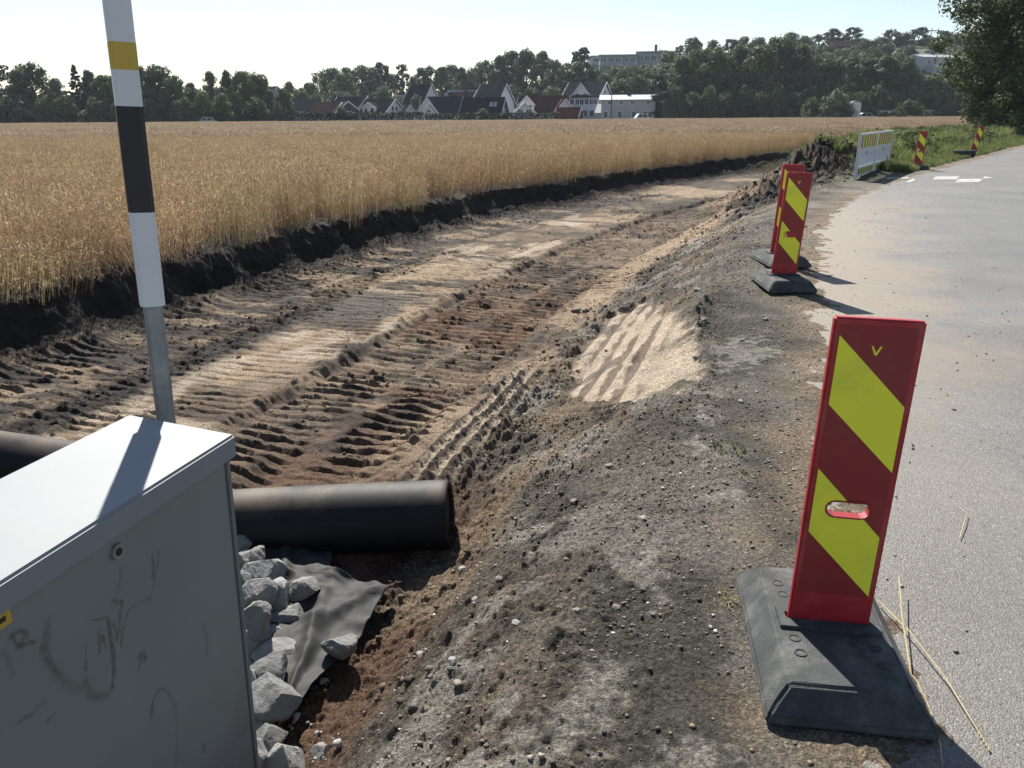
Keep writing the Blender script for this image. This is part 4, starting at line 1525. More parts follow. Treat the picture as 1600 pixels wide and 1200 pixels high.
# ---- countless pebbles and clods, each a small faceted lump, joined by kind
def lumps(name, s, t, size, colour, label, cat, sink=0.35, seed=1, ztop=None):
    rd = np.random.default_rng(seed)
    n = len(s)
    x, y = xy(s, t)
    z = height(s, t) if ztop is None else ztop
    base = np.array([(1.1, 0, 0), (0.3, 0.8, 0), (-0.9, 0.55, 0), (-0.8, -0.6, 0), (0.3, -0.85, 0), (0.45, 0.3, 0.62), (-0.5, 0.35, 0.55), (-0.1, -0.6, 0.6), (0.1, 0.0, -0.7)])
    tri = np.array([(0, 1, 5), (1, 6, 5), (1, 2, 6), (2, 3, 6), (3, 7, 6), (3, 4, 7), (4, 0, 5), (4, 5, 7), (5, 6, 7), (1, 0, 8), (2, 1, 8), (3, 2, 8), (4, 3, 8), (0, 4, 8)])
    v = base[None] * rd.uniform(0.45, 1.5, (n, 9, 3))
    a = rd.uniform(0, 2 * math.pi, n)
    ca, sa = np.cos(a)[:, None], np.sin(a)[:, None]
    vx, vy = v[..., 0] * ca - v[..., 1] * sa, v[..., 0] * sa + v[..., 1] * ca
    fl = rd.uniform(0.5, 0.95, n)[:, None]
    v = np.stack([vx, vy, v[..., 2] * fl], -1) * size[:, None, None]
    v = v + np.stack([x, y, z + size * sink], -1)[:, None, :]
    f = tri[None] + (np.arange(n) * 9)[:, None, None]
    c = np.repeat(np.concatenate([colour, np.ones((n, 1))], -1)[:, None], 9, 1).reshape(-1, 4)
    me = mesh_np(name, v.reshape(-1, 3), f.reshape(-1, 3), {'soil': ('POINT', 'FLOAT_COLOR', c)})
    if 'lump' not in MATS:
        m, nt, b = new_mat('lump')
        at_ = nd(nt, 'ShaderNodeAttribute', attribute_name='soil')
        f_ = ramp(nt, noise_tex(nt, 90, 4, 0.7), [(0.3, g(0.7)), (0.7, g(1.2))])
        nt.links.new(mulcol(nt, at_.outputs['Color'], f_), b.inputs['Base Color'])
        b.inputs['Roughness'].default_value = 0.9
        b.inputs['Specular IOR Level'].default_value = 0.3
        MATS['lump'] = m
    o = link(name, me, MATS['lump'])
    return tag(o, label, cat, kind='stuff')


def pick(n, s_rng, t_rng, seed, tpow=1.8):
    rd = np.random.default_rng(seed)
    s = rd.uniform(s_rng[0], s_rng[1], n)
    t = t_rng[0] + (t_rng[1] - t_rng[0]) * rd.uniform(0, 1, n) ** tpow
    return s, t, rd


# gravel on shoulder and slope
s, t, rd = pick(34000, (-0.15, 2.2), (0.9, 13), 501, 1.6)
keep = rd.uniform(0, 1, len(s)) < 0.25 + 0.75 * sstep(-0.2, 0.3, fbm(s, t, 1.8, 3, 502))
mk = masks(s, t)
keep &= (mk['pan'] < 0.3) & (mk['redpit'] < rd.uniform(0.2, 1, len(s))) & (mk['greypad'] < 0.5)
keep &= (s > 0.1) | (rd.uniform(0, 1, len(s)) < 0.25)
s, t = s[keep], t[keep]
n = len(s)
sz = 0.0016 + 0.0075 * rd.uniform(0, 1, n) ** 6 + 0.00075 * t * rd.uniform(0.2, 1, n)
gcol = np.array((0.150, 0.136, 0.112)) * rd.uniform(0.6, 1.5, (n, 1))
pale = rd.uniform(0, 1, n) < 0.075
gcol[pale] = np.array((0.50, 0.49, 0.46)) * rd.uniform(0.8, 1.1, (pale.sum(), 1))
brn = rd.uniform(0, 1, n) < 0.35
gcol[brn & ~pale] *= np.array((1.05, 0.86, 0.66))
lumps('gravel', s, t, sz, gcol, 'grey gravel strewn over the road shoulder and slope', 'gravel', seed=503)

# dark crumbs of topsoil along the tracks, the slope foot and the bank
s, t, rd = pick(60000, (1.2, 7.75), (1.6, 22), 511, 1.4)
mk = masks(s, t)
w = 0.10 + 0.9 * mk['clods'] + 0.14 * mk['trackA'] + 0.3 * mk['trackB'] + 0.7 * mk['bank'] + 0.6 * np.exp(-((s - slope_bottom(t)) / 0.3) ** 2) + 0.25 * mk['slope']
w = w * (0.15 + 1.0 * sstep(-0.25, 0.35, fbm(s, t, 1.6, 3, 512))) * (1 - 0.85 * mk['plate']) * (1 - 0.9 * mk['pan']) * (1 - 0.8 * mk['crackpad'])
w = w * (1 - 0.55 * mk['redpit'])
keep = rd.uniform(0, 1, len(s)) < w
s, t, mk = s[keep], t[keep], {k_: v_[keep] for k_, v_ in mk.items()}
n = len(s)
sz = 0.003 + 0.019 * rd.uniform(0, 1, n) ** 6 + 0.0009 * t * rd.uniform(0.2, 1, n)
dc = np.clip(soil_colour(s, t, mk) * 0.75 + DARK * 0.25, 0.01, 0.5) * rd.uniform(0.65, 1.3, (n, 1))
lumps('soil_crumbs', s, t, sz, dc, 'dark crumbs of soil strewn along the crawler tracks', 'soil', seed=513)
# second helping on the near slope where single crumbs show
s, t, rd = pick(48000, (0.6, 3.2), (1.2, 6.5), 521, 1.2)
mk = masks(s, t)
w = (0.10 + 0.9 * sstep(-0.15, 0.35, fbm(s, t, 2.1, 3, 522))) * (1 - mk['pan']) * (1 - 0.85 * mk['redpit']) * (1 - 0.8 * mk['crackpad']) * (1 - 0.8 * mk['greypad'])
keep = rd.uniform(0, 1, len(s)) < w
s, t, mk = s[keep], t[keep], {k_: v_[keep] for k_, v_ in mk.items()}
n = len(s)
sz = 0.0018 + 0.011 * rd.uniform(0, 1, n) ** 9
dc = np.clip(soil_colour(s, t, mk), 0.01, 0.5) * rd.uniform(0.55, 1.35, (n, 1))
lumps('fine_crumbs', s, t, sz, dc, 'fine crumbly soil on the slope near the camera', 'soil', seed=523)
# grit on the asphalt
s, t, rd = pick(5200, (-4.5, 0.1), (0.8, 24), 531, 1.6)
keep = rd.uniform(0, 1, len(s)) < np.exp(s * 0.75) + 0.05
s, t = s[keep], t[keep]
n = len(s)
sz = 0.0020 + 0.008 * rd.uniform(0, 1, n) ** 7 + 0.0003 * t * rd.uniform(0.2, 1, n)
gc = np.array((0.17, 0.145, 0.12)) * rd.uniform(0.4, 1.7, (n, 1))
zr = 0.004 * fbm(s, t, 0.5, 2, 152) + 0.021 * np.clip(-s, 0, 3.5) / 3.5
lumps('road_grit', s, t, sz, gc, 'grit and small stones scattered on the asphalt', 'grit', seed=533, ztop=np.maximum(zr, 0) + 0.001)

# chips and fines between the pale rocks
rdc = np.random.default_rng(541)
cs_, ct_ = [], []
for (px, py, w, h, dz_, lab) in ROCKS:
    q_ = on(px, py, PIT)
    for k in range(16):
        a_, b_ = st(q_.x + rdc.normal(0, 0.09), q_.y + rdc.normal(0, 0.09))
        cs_.append(a_)
        ct_.append(b_)
cs_, ct_ = np.array(cs_), np.array(ct_)
n = len(cs_)
lumps('rock_chips', cs_, ct_, 0.006 + 0.022 * rdc.uniform(0, 1, n) ** 3, np.array((0.34, 0.335, 0.32)) * rdc.uniform(0.5, 1.2, (n, 1)), 'small pale chips lying between the rocks by the cabinet', 'chips', seed=542, ztop=height(cs_, ct_) + rdc.uniform(0.0, 0.03, n))

# ---- dry straw by the near board
straw_m = plain('dry_straw', (0.50, 0.41, 0.22), 0.7, 0.3, 30)
weed_m = leafy('green_weed', [(0.06, 0.085, 0.025), (0.10, 0.13, 0.04), (0.16, 0.17, 0.07)], 0.3, objvar=0)


def straw(pts, label, r0=0.0022, ear=False):
    P_ = []
    for (px, py, lift) in pts:
        p = on(px, py, 0.02)
        P_.append((p.x, p.y, max(0.012, lift)))
    mb = MB().tube(P_, [r0] * (len(P_) - 1) + [r0 * 0.6], 5)
    o = mb.build('straw_stalk', straw_m)
    if ear:
        a_, b_ = Vector(P_[-1]), Vector(P_[-2])
        d = (a_ - b_).normalized()
        mb = MB()
        for k in range(9):
            c_ = a_ + d * (0.007 * k)
            sd_ = Vector((-d.y, d.x, 0)) * (0.004 if k % 2 else -0.004)
            mb.tube([c_, c_ + d * 0.010 + sd_], [0.0028, 0.0006], 5)
        mb.build('ear', straw_m, o)
    tag(o, label, 'straw', 'dry straw stalks on the asphalt')


straw([(1372, 938, 0.02), (1420, 990, 0.03), (1478, 1060, 0.02), (1530, 1140, 0.012)], 'long dry straw stalk with an ear slanting over the asphalt', 0.0024, True)
straw([(1402, 915, 0.06), (1408, 970, 0.04), (1420, 1030, 0.02), (1428, 1078, 0.012)], 'dry straw stalk leaning against the near rubber base', 0.0022)
straw([(1405, 1040, 0.03), (1432, 1068, 0.03), (1455, 1110, 0.015), (1470, 1160, 0.012), (1474, 1195, 0.012)], 'bent dry straw stalk hooking round the corner of the near base', 0.0020)
straw([(1385, 1015, 0.02), (1405, 1017, 0.02), (1418, 1020, 0.02)], 'short bit of straw beside the near rubber base', 0.0016)
straw([(1500, 838, 0.012), (1507, 815, 0.02), (1512, 800, 0.015)], 'short pale straw alone on the open asphalt', 0.0018)


def tuft(px, py, n, hgt, label, mat, seed, spread=0.05, wid=0.003):
    rd = random.Random(seed)
    z_ = 0.0
    for _ in range(3):
        p = on(px, py, z_)
        z_ = ground_z(p.x, p.y)
    vs, fs, rn = [], [], []
    for k in range(n):
        a_ = rd.uniform(0, 6.28)
        r_ = spread * rd.random() ** 0.5
        b0 = Vector((r_ * math.cos(a_), r_ * math.sin(a_), -0.01))
        h_ = hgt * rd.uniform(0.4, 1.0)
        ln = rd.uniform(0.2, 1.1)
        a2 = rd.uniform(0, 6.28)
        dr = Vector((math.cos(a2), math.sin(a2), 0))
        sd_ = Vector((-dr.y, dr.x, 0)) * wid
        pts = [b0, b0 + Vector((0, 0, h_ * 0.6)) + dr * h_ * ln * 0.3, b0 + Vector((0, 0, h_ * 0.85)) + dr * h_ * ln]
        o_ = len(vs)
        for j, q_ in enumerate(pts):
            w_ = (1.0, 0.8, 0.1)[j]
            vs += [tuple(q_ - sd_ * w_), tuple(q_ + sd_ * w_)]
            rn += [rd.random()] * 2
        fs += [[o_, o_ + 1, o_ + 3, o_ + 2], [o_ + 2, o_ + 3, o_ + 5, o_ + 4]]
    me = mesh_np('grass_tuft', np.array(vs), np.array(fs), {'rnd': ('POINT', 'FLOAT', np.array(rn))})
    o = link('grass_tuft', me, mat)
    o.location = (p.x, p.y, z_)
    return tag(o, label, 'grass tuft')


dry_m = leafy('dry_grass', [(0.34, 0.27, 0.13), (0.48, 0.39, 0.21), (0.30, 0.27, 0.12)], 0.25, objvar=0)
tuft(1125, 935, 70, 0.05, 'dry straw coloured grass tuft left of the near rubber base', dry_m, 1, 0.06, 0.0012)
tuft(1140, 700, 60, 0.045, 'low green weed on the gravel shoulder', weed_m, 2, 0.10, 0.004)
tuft(1165, 742, 30, 0.03, 'tiny green weed just below the larger one on the shoulder', weed_m, 3, 0.06, 0.003)

# ================================================================== WHEAT
wheat_m = leafy('ripe_wheat', [(0.235, 0.162, 0.088), (0.335, 0.240, 0.137), (0.435, 0.33, 0.20), (0.55, 0.445, 0.30)], 0.38, 0.85, objvar=0.14)
wheat_m.node_tree.nodes['Principled BSDF'].inputs['Specular IOR Level'].default_value = 0.12


wheat_far_m = leafy('ripe_wheat_far', [(0.23, 0.172, 0.115), (0.32, 0.245, 0.165), (0.40, 0.315, 0.22), (0.50, 0.41, 0.30)], 0.38, 0.85, objvar=0.14)


def wheat_patch(seed, size, n, wid, hmean, ear_l, ear_w):
    rd = np.random.default_rng(seed)
    V, F, C = [], [], []
    off = 0
    for k in range(n):
        b0 = np.array([rd.uniform(-size / 2, size / 2), rd.uniform(-size / 2, size / 2), -0.03])
        h = hmean * rd.uniform(0.78, 1.10)
        a = rd.uniform(0, 6.28)
        d = np.array([math.cos(a), math.sin(a), 0])
        sd_ = np.array([-d[1], d[0], 0]) * wid * 0.5
        ln = abs(rd.normal(0, 0.10)) + 0.03
        top = b0 + np.array([0, 0, h]) + d * ln * h
        mid = b0 + np.array([0, 0, h * 0.55]) + d * ln * h * 0.28
        V += [b0 - sd_, b0 + sd_, mid - sd_, mid + sd_, top - sd_ * 0.7, top + sd_ * 0.7]
        F += [(off, off + 1, off + 3, off + 2), (off + 2, off + 3, off + 5, off + 4)]
        c0 = rd.uniform(0.05, 0.55)
        C += [c0] * 6
        off += 6
        # ear: nodding spindle of two crossed blades
        dr = rd.uniform(0.1, 1.5)
        ed = d * math.sin(dr) + np.array([0, 0, math.cos(dr)])
        el = ear_l * rd.uniform(0.75, 1.2)
        p1, p2 = top + ed * el * 0.45, top + ed * el + np.array([0, 0, -0.25 * el * math.sin(dr)])
        nrm = np.cross(ed, sd_ / np.linalg.norm(sd_))
        s1 = sd_ / np.linalg.norm(sd_) * ear_w
        c1 = rd.uniform(0.35, 1.0)
        V += [top, p1 - s1, p2, p1 + s1, top, p1 - nrm * ear_w, p2, p1 + nrm * ear_w]
        F += [(off, off + 1, off + 2, off + 3), (off + 4, off + 5, off + 6, off + 7)]
        C += [c1] * 8
        off += 8
        # dry leaf
        if rd.random() < 0.75:
            a2 = rd.uniform(0, 6.28)
            d2 = np.array([math.cos(a2), math.sin(a2), 0])
            s2 = np.array([-d2[1], d2[0], 0]) * wid * 1.3
            q0 = b0 + np.array([0, 0, h * rd.uniform(0.25, 0.7)])
            q1 = q0 + d2 * 0.07 + np.array([0, 0, 0.06])
            q2 = q1 + d2 * 0.07 + np.array([0, 0, -0.08])
            V += [q0 - s2 * 0.5, q0 + s2 * 0.5, q1 - s2, q1 + s2, q2, q2 + s2 * 0.1]
            F += [(off, off + 1, off + 3, off + 2), (off + 2, off + 3, off + 5, off + 4)]
            C += [rd.uniform(0, 0.7)] * 6
            off += 6
    return mesh_np('wheat_kind', np.array(V), np.array(F), {'rnd': ('POINT', 'FLOAT', np.array(C))})


W_NEAR = [wheat_patch(600 + k, 0.62, 120, 0.0035, 0.78, 0.080, 0.0062) for k in range(6)]
W_FAR = [wheat_patch(620 + k, 1.7, 230, 0.017, 0.76, 0.13, 0.026) for k in range(5)]


def verge_limit(t):
    """left edge of the weedy verge beyond the dug strip"""
    return np.where(t < 24, bank_s(t) + 0.06, np.where(t < 42, bank_s(t) + 0.06 + 0.0 * t, 7.5 + 0.0 * t))


def field_points(cell, y_min, y_max, seed, back=False):
    rd = np.random.default_rng(seed)
    xs = np.arange(-160, 150, cell)
    ys = np.arange(y_min, y_max, cell)
    A, B_ = np.meshgrid(xs, ys)
    x = (A + rd.uniform(-0.35, 0.35, A.shape) * cell).ravel()
    y = (B_ + rd.uniform(-0.35, 0.35, A.shape) * cell).ravel()
    # generous wedge in front of the camera (wider than the view)
    keep = (np.abs(x) < 0.80 * np.maximum(y, 0) + 7)
    x, y = x[keep], y[keep]
    return x, y, rd


def wheat(name, x, y, rd, variants, label, mat=None):
    s, t = st_many(x, y)
    h = np.interp(t, _T, _HD)
    lim = bank_s(t) + 0.10 - 0.9 * sstep(43, 55, t)
    keep = s > lim
    x, y, s, t = x[keep], y[keep], s[keep], t[keep]
    n = len(x)
    z = np.full(n, Z_FIELD)
    hs = 1.0 + 0.10 * fbm(x, y, 0.12, 3, 641) + 0.05 * fbm(x, y, 0.9, 2, 642) + rd.uniform(-0.04, 0.04, n)
    # a sprayer lane and an older lodged strip show as lower rows
    lane = np.exp(-((y - 44 - 0.06 * x) / 1.5) ** 2) + 0.7 * np.exp(-((y - 66 - 0.06 * x) / 2.0) ** 2)
    hs = hs - 0.30 * lane
    edge = np.exp(-np.maximum(0, s - lim[keep]) / 0.35)
    hs = hs * (1 - edge * rd.uniform(0.0, 0.45, n))
    rot = np.stack([rd.normal(0, 1, n) * (0.04 + 0.16 * edge), rd.normal(0, 1, n) * (0.04 + 0.16 * edge), rd.uniform(0, 6.28, n)], -1)
    scl = np.stack([np.ones(n), np.ones(n), hs], -1)
    return scatter(name, np.stack([x, y, z], -1), rot, scl, rd.integers(0, len(variants), n), variants, mat or wheat_m, label, 'wheat')


x, y, rd = field_points(0.50, 3.0, 46, 651)
wheat('wheat', x, y, rd, W_NEAR, 'ripe golden wheat standing along the dark cut bank')
x, y, rd = field_points(1.35, 46.5, 176, 652)
keep = np.abs(x) < 0.75 * y + 6
wheat('far_wheat', x[keep], y[keep], rd, W_FAR, 'ripe wheat stretching back to the hedge and trees', wheat_far_m)

# leaning straws and roots hanging over the bank edge
rd = random.Random(9)
bank_bits = [(95, 445), (190, 420), (262, 405), (690, 345), (700, 330), (985, 268), (1005, 262), (1170, 245), (1185, 243), (1215, 238), (430, 400), (590, 340), (345, 398)]
for i, (px, py) in enumerate(bank_bits):
    p = on(px, py, Z_FIELD)
    s_, t_ = st(p.x, p.y)
    bs_ = float(bank_s(np.array([t_]))[0])
    bx, by = xy(bs_ - 0.03, t_)
    h_ = float(np.interp(t_, _T, _HD))
    out = Vector((math.cos(h_), -math.sin(h_), 0))
    alg = Vector((math.sin(h_), math.cos(h_), 0))
    mb = MB()
    k_ = 9 if i in (3, 4, 5, 7, 8, 9) else 5
    for j in range(k_):
        a_ = rd.uniform(-0.8, 0.8)
        b0 = Vector((bx, by, Z_FIELD - 0.02)) + alg * rd.uniform(-0.15, 0.15)
        L_ = rd.uniform(0.25, 0.7)
        m1 = b0 + out * rd.uniform(0.0, 0.15) * L_ + alg * a_ * L_ * 0.4 + Vector((0, 0, L_ * rd.uniform(0.2, 0.6)))
        m2 = m1 + out * rd.uniform(0.1, 0.4) * L_ + alg * a_ * L_ * 0.6 + Vector((0, 0, L_ * rd.uniform(-0.6, 0.3)))
        mb.tube([b0, m1, m2], [0.0035, 0.003, 0.0015], 4)
    o = mb.build('straw_tuft', straw_m)
    tag(o, 'loose straw stalks leaning out over the dark cut bank', 'straw', 'straw leaning out of the bank')

# loose roots and stalks thrown on the earth at the far end of the dig
for i, (px, py) in enumerate(((1190, 258), (1205, 262), (1225, 255), (1170, 262), (1215, 268))):
    p = on(px, py, -0.45)
    mb = MB()
    for j in range(12):
        a_ = rd.uniform(-0.6, 0.6) + 0.3
        b0 = Vector((rd.uniform(-0.5, 0.5), rd.uniform(-0.5, 0.5), 0.0))
        d_ = Vector((math.cos(a_), math.sin(a_), 0)) * rd.uniform(0.5, 1.5)
        mb.tube([b0, b0 + d_ * 0.5 + Vector((0, 0, rd.uniform(0.1, 0.35))), b0 + d_ + Vector((0, 0, rd.uniform(0, 0.3)))], [0.012, 0.011, 0.006], 4)
    o = mb.build('root_bundle', straw_m)
    o.location = (p.x, p.y, ground_z(p.x, p.y))
    tag(o, 'pale uprooted stalks lying at the far end of the dug strip', 'roots', 'uprooted stalks at the far end')

# ================================================================== VERGE
grass_m = leafy('verge_grass', [(0.085, 0.115, 0.032), (0.14, 0.175, 0.052), (0.21, 0.235, 0.085), (0.32, 0.30, 0.15)], 0.40, 0.55, objvar=0.25)
broad_m = leafy('verge_weeds', [(0.035, 0.060, 0.020), (0.065, 0.095, 0.032), (0.10, 0.13, 0.05)], 0.35, 0.5, objvar=0.25)


def grass_clump(seed, n, hgt, rad, wid, mat):
    rd = np.random.default_rng(seed)
    V, F, C = [], [], []
    off = 0
    for k in range(n):
        a, r_ = rd.uniform(0, 6.28), rad * math.sqrt(rd.random())
        b0 = np.array([r_ * math.cos(a), r_ * math.sin(a), -0.02])
        h = hgt * rd.uniform(0.45, 1.1)
        a2 = rd.uniform(0, 6.28)
        d = np.array([math.cos(a2), math.sin(a2), 0])
        sd_ = np.array([-d[1], d[0], 0]) * wid
        ln = rd.uniform(0.05, 0.55)
        m1 = b0 + np.array([0, 0, h * 0.6]) + d * h * ln * 0.3
        m2 = b0 + np.array([0, 0, h * (1 - 0.35 * ln)]) + d * h * ln
        V += [b0 - sd_, b0 + sd_, m1 - sd_ * 0.8, m1 + sd_ * 0.8, m2 - sd_ * 0.1, m2 + sd_ * 0.1]
        F += [(off, off + 1, off + 3, off + 2), (off + 2, off + 3, off + 5, off + 4)]
        C += [rd.random() ** 1.4] * 6
        off += 6
    me = mesh_np('grass_kind', np.array(V), np.array(F), {'rnd': ('POINT', 'FLOAT', np.array(C))})
    me.materials.append(mat)
    return me


def weed_clump(seed, n, hgt, rad, leaf, mat):
    rd = np.random.default_rng(seed)
    V, F, C = [], [], []
    off = 0
    for k in range(n):
        u = rd.normal(size=3)
        u /= np.linalg.norm(u)
        p = u * rd.uniform(0.5, 1.0) ** 0.4 * np.array([rad, rad, hgt * 0.5]) + np.array([0, 0, hgt * 0.5])
        d1 = rd.normal(size=3)
        d1 /= np.linalg.norm(d1)
        d2 = np.cross(d1, rd.normal(size=3))
        d2 /= np.linalg.norm(d2)
        L_, w_ = leaf * rd.uniform(0.6, 1.4), leaf * 0.4
        V += [p - d1 * L_, p + d2 * w_, p + d1 * L_, p - d2 * w_]
        F += [(off, off + 1, off + 2, off + 3)]
        C += [rd.random()] * 4
        off += 4
    me = mesh_np('weed_kind', np.array(V), np.array(F), {'rnd': ('POINT', 'FLOAT', np.array(C))})
    me.materials.append(mat)
    return me


GK = [grass_clump(700, 150, 0.40, 0.30, 0.009, grass_m), grass_clump(701, 150, 0.30, 0.32, 0.009, grass_m), grass_clump(702, 110, 0.65, 0.26, 0.008, grass_m)]
rd = np.random.default_rng(711)
# low grass along the asphalt edge beyond the dig, taller weeds behind
n = 6500
t = 25.5 + 70 * rd.uniform(0, 1, n) ** 1.3
s = 0.35 + (6.6 - 0.35) * rd.uniform(0, 1, n)
keep = dig_amount(s, t) < 0.2
heapy = band(1.4, 4.0, s, 0.3) * band(21, 28, t, 0.8)
keep &= heapy < 0.4
s, t = s[keep], t[keep]
n = len(s)
x, y = xy(s, t)
z = np.where(t < 49.5, height(s, t), Z_FIELD + 0.01)
sc = (0.45 + 0.85 * sstep(0.4, 2.6, s)) * rd.uniform(0.7, 1.25, n)
rot = np.stack([rd.normal(0, 0.08, n), rd.normal(0, 0.08, n), rd.uniform(0, 6.28, n)], -1)
scatter('verge_grass', np.stack([x, y, z], -1), rot, np.stack([sc * 1.1, sc * 1.1, sc], -1), np.where(s > 2.2, rd.integers(0, 3, n), rd.integers(0, 2, n)), GK, grass_m,
        'green grass and tall weeds on the verge beyond the barrier', 'grass')
WK = [weed_clump(720 + k, 170, 0.75, 0.34, 0.055, broad_m) for k in range(3)]
n = 900
t = 24.5 + 45 * rd.uniform(0, 1, n) ** 1.4
s = rd.uniform(1.6, 7.0, n)
w = sstep(-0.05, 0.3, fbm(s, t, 0.35, 3, 731))
keep = (rd.uniform(0, 1, n) < w) & (t > 29) & (dig_amount(s, t) < 0.6)
s, t = s[keep], t[keep]
n = len(s)
x, y = xy(s, t)
z = np.where(t < 49.5, height(s, t), Z_FIELD + 0.01)
sc = rd.uniform(0.6, 1.35, n)
scatter('verge_weeds', np.stack([x, y, z], -1), np.stack([rd.normal(0, 0.1, n), rd.normal(0, 0.1, n), rd.uniform(0, 6.28, n)], -1), np.stack([sc, sc, sc], -1), rd.integers(0, 3, n), WK, broad_m,
        'leafy dark green weeds among the verge grass', 'weeds')
# turf and weeds on the earth heap
n = 260
t = rd.uniform(24.3, 31, n)
s = rd.uniform(1.6, 3.6, n)
x, y = xy(s, t)
z = height(s, t)
keep = (rd.uniform(0, 1, n) < sstep(-0.1, 0.25, fbm(s, t, 0.8, 2, 741) + 0.25 * (t - 25) / 4))
x, y, z = x[keep], y[keep], z[keep]
n = len(x)
sc = rd.uniform(0.35, 0.75, n)
scatter('heap_weeds', np.stack([x, y, z], -1), np.stack([rd.normal(0, 0.25, n), rd.normal(0, 0.25, n), rd.uniform(0, 6.28, n)], -1), np.stack([sc, sc, sc], -1), rd.integers(0, 2, n), GK[:2], broad_m,
        'weeds and turf growing out of the earth heap by the barrier', 'weeds')
# clods of the heap
s, t, rdx = pick(2600, (0.9, 4.4), (20, 30), 751, 1.0)
hp = np.exp(-(((t - 25.0) / 2.8) ** 2 + ((s - 2.4) / 1.0) ** 2))
keep = rdx.uniform(0, 1, len(s)) < hp + 0.15
s, t = s[keep], t[keep]
n = len(s)
lumps('heap_clods', s, t, 0.02 + 0.07 * rdx.uniform(0, 1, n) ** 4, DARK * rdx.uniform(0.7, 1.8, (n, 1)), 'dark clods on the earth heap at the end of the dig', 'soil', seed=752)

# ================================================================== TREES
bark_m = plain('bark', (0.085, 0.065, 0.05), 0.9, 0.4, 3, 0.5)
LEAF = {
    'broad': leafy('broadleaf', [(0.036, 0.058, 0.022), (0.060, 0.090, 0.034), (0.092, 0.125, 0.05), (0.14, 0.165, 0.08)], 0.30, 0.5),
    'pine': leafy('pine_needles', [(0.020, 0.034, 0.020), (0.032, 0.050, 0.028), (0.050, 0.068, 0.038)], 0.20, 0.55),
    'pale': leafy('pale_foliage', [(0.075, 0.095, 0.055), (0.115, 0.14, 0.085), (0.17, 0.19, 0.13)], 0.30, 0.5),
}


CLUMP = {'spruce': 0.22, 'bush': 0.27, 'pine': 0.30, 'column': 0.34}


def crown_np(kind, hgt, rad, seed, clumps, per, leaf, clump_r=None):
    """leaf-sized faces in clumps spread through a crown envelope"""
    rd = np.random.default_rng(seed)
    cs = []
    while len(cs) < clumps:
        u = rd.uniform(0, 1)
        a = rd.uniform(0, 2 * math.pi)
        if kind == 'round':
            w = math.sin(math.pi * (0.20 + 0.77 * u)) ** 0.6
            z0 = 0.07
        elif kind == 'tall':
            w = (math.sin(math.pi * (0.18 + 0.8 * u)) ** 0.7) * (1.05 - 0.35 * u)
            z0 = 0.06
        elif kind == 'pine':
            w = 0.35 + 0.65 * math.sin(math.pi * (0.15 + 0.8 * u))
            z0 = 0.30
        elif kind == 'spruce':
            w = (1 - u) ** 0.85 * 1.0 + 0.05
            z0 = 0.06
        elif kind == 'column':
            w = min(1.0, 1.25 - u * 0.5) * (1 if u < 0.9 else (1 - u) * 10)
            z0 = 0.0
        else:  # bush
            w = math.cos(math.pi / 2 * u) ** 0.55
            z0 = 0.0
        lob = 1 + 0.25 * math.sin(3 * a + seed) * math.sin(7 * u + seed * 0.7) + rd.uniform(-0.18, 0.18)
        r_ = rad * w * lob * rd.uniform(0.25, 1.0) ** 0.45
        cs.append((r_ * math.cos(a), r_ * math.sin(a), hgt * (z0 + (1 - z0) * u)))
    cs = np.array(cs)
    cr = clump_r * rad * np.ones(len(cs)) if clump_r else rad * CLUMP.get(kind, 0.28) * (np.clip(1.15 - cs[:, 2] / hgt, 0.25, 1) if kind == 'spruce' else 1.0)
    cr = cr * rd.uniform(0.6, 1.35, len(cs))
    u = rd.normal(size=(len(cs), per, 3))
    u /= np.linalg.norm(u, axis=-1, keepdims=True)
    rr = rd.uniform(0.35, 1.0, (len(cs), per, 1)) ** 0.5
    sq = np.array([1, 1, 0.62 if kind in ('pine', 'spruce') else 0.8])
    P_ = (cs[:, None] + u * rr * cr[:, None, None] * sq).reshape(-1, 3)
    n = len(P_)
    nrm = (u.reshape(-1, 3) + rd.normal(0, 0.55, (n, 3)) + np.array([0, 0, 0.35]))
    nrm /= np.linalg.norm(nrm, axis=1, keepdims=True)
    d1 = np.cross(nrm, rd.normal(size=(n, 3)))
    d1 /= np.linalg.norm(d1, axis=1, keepdims=True)
    d2 = np.cross(nrm, d1)
    L_ = leaf * rd.uniform(0.6, 1.4, (n, 1))
    W_ = L_ * rd.uniform(0.45, 0.7, (n, 1))
    v = np.stack([P_ - d1 * L_, P_ + d2 * W_ - nrm * L_ * 0.15, P_ + d1 * L_, P_ - d2 * W_ - nrm * L_ * 0.15], 1)
    f = np.arange(n * 4).reshape(n, 4)
    c = np.clip(np.repeat(rd.uniform(0.2, 0.8, len(cs)), per) + rd.normal(0, 0.16, n), 0, 1)
    me = mesh_np('crown', v.reshape(-1, 3), f, {'rnd': ('POINT', 'FLOAT', np.repeat(c, 4))})
    return me, cs


def trunk_mesh(kind, hgt, rad, cs, seed, thick):
    rd = random.Random(seed)
    mb = MB()
    top = hgt * (0.9 if kind in ('spruce', 'pine', 'column') else 0.72)
    pts = [(rd.uniform(-0.02, 0.02) * hgt * k, rd.uniform(-0.02, 0.02) * hgt * k, top * k - 0.3 * (k == 0)) for k in (0, 0.3, 0.6, 1.0)]
    mb.tube(pts, [thick * 1.25, thick, thick * 0.7, thick * 0.2], 8)
    if kind != 'spruce' and len(cs):
        for k in range(9):
            c = cs[rd.randrange(len(cs))]
            z0 = min(c[2] * 0.75, top * 0.8)
            mb.tube([(0, 0, z0), (c[0] * 0.45, c[1] * 0.45, z0 + (c[2] - z0) * 0.6), (c[0] * 0.9, c[1] * 0.9, c[2])], [thick * 0.45, thick * 0.28, thick * 0.08], 6)
    return mb.mesh('trunk')


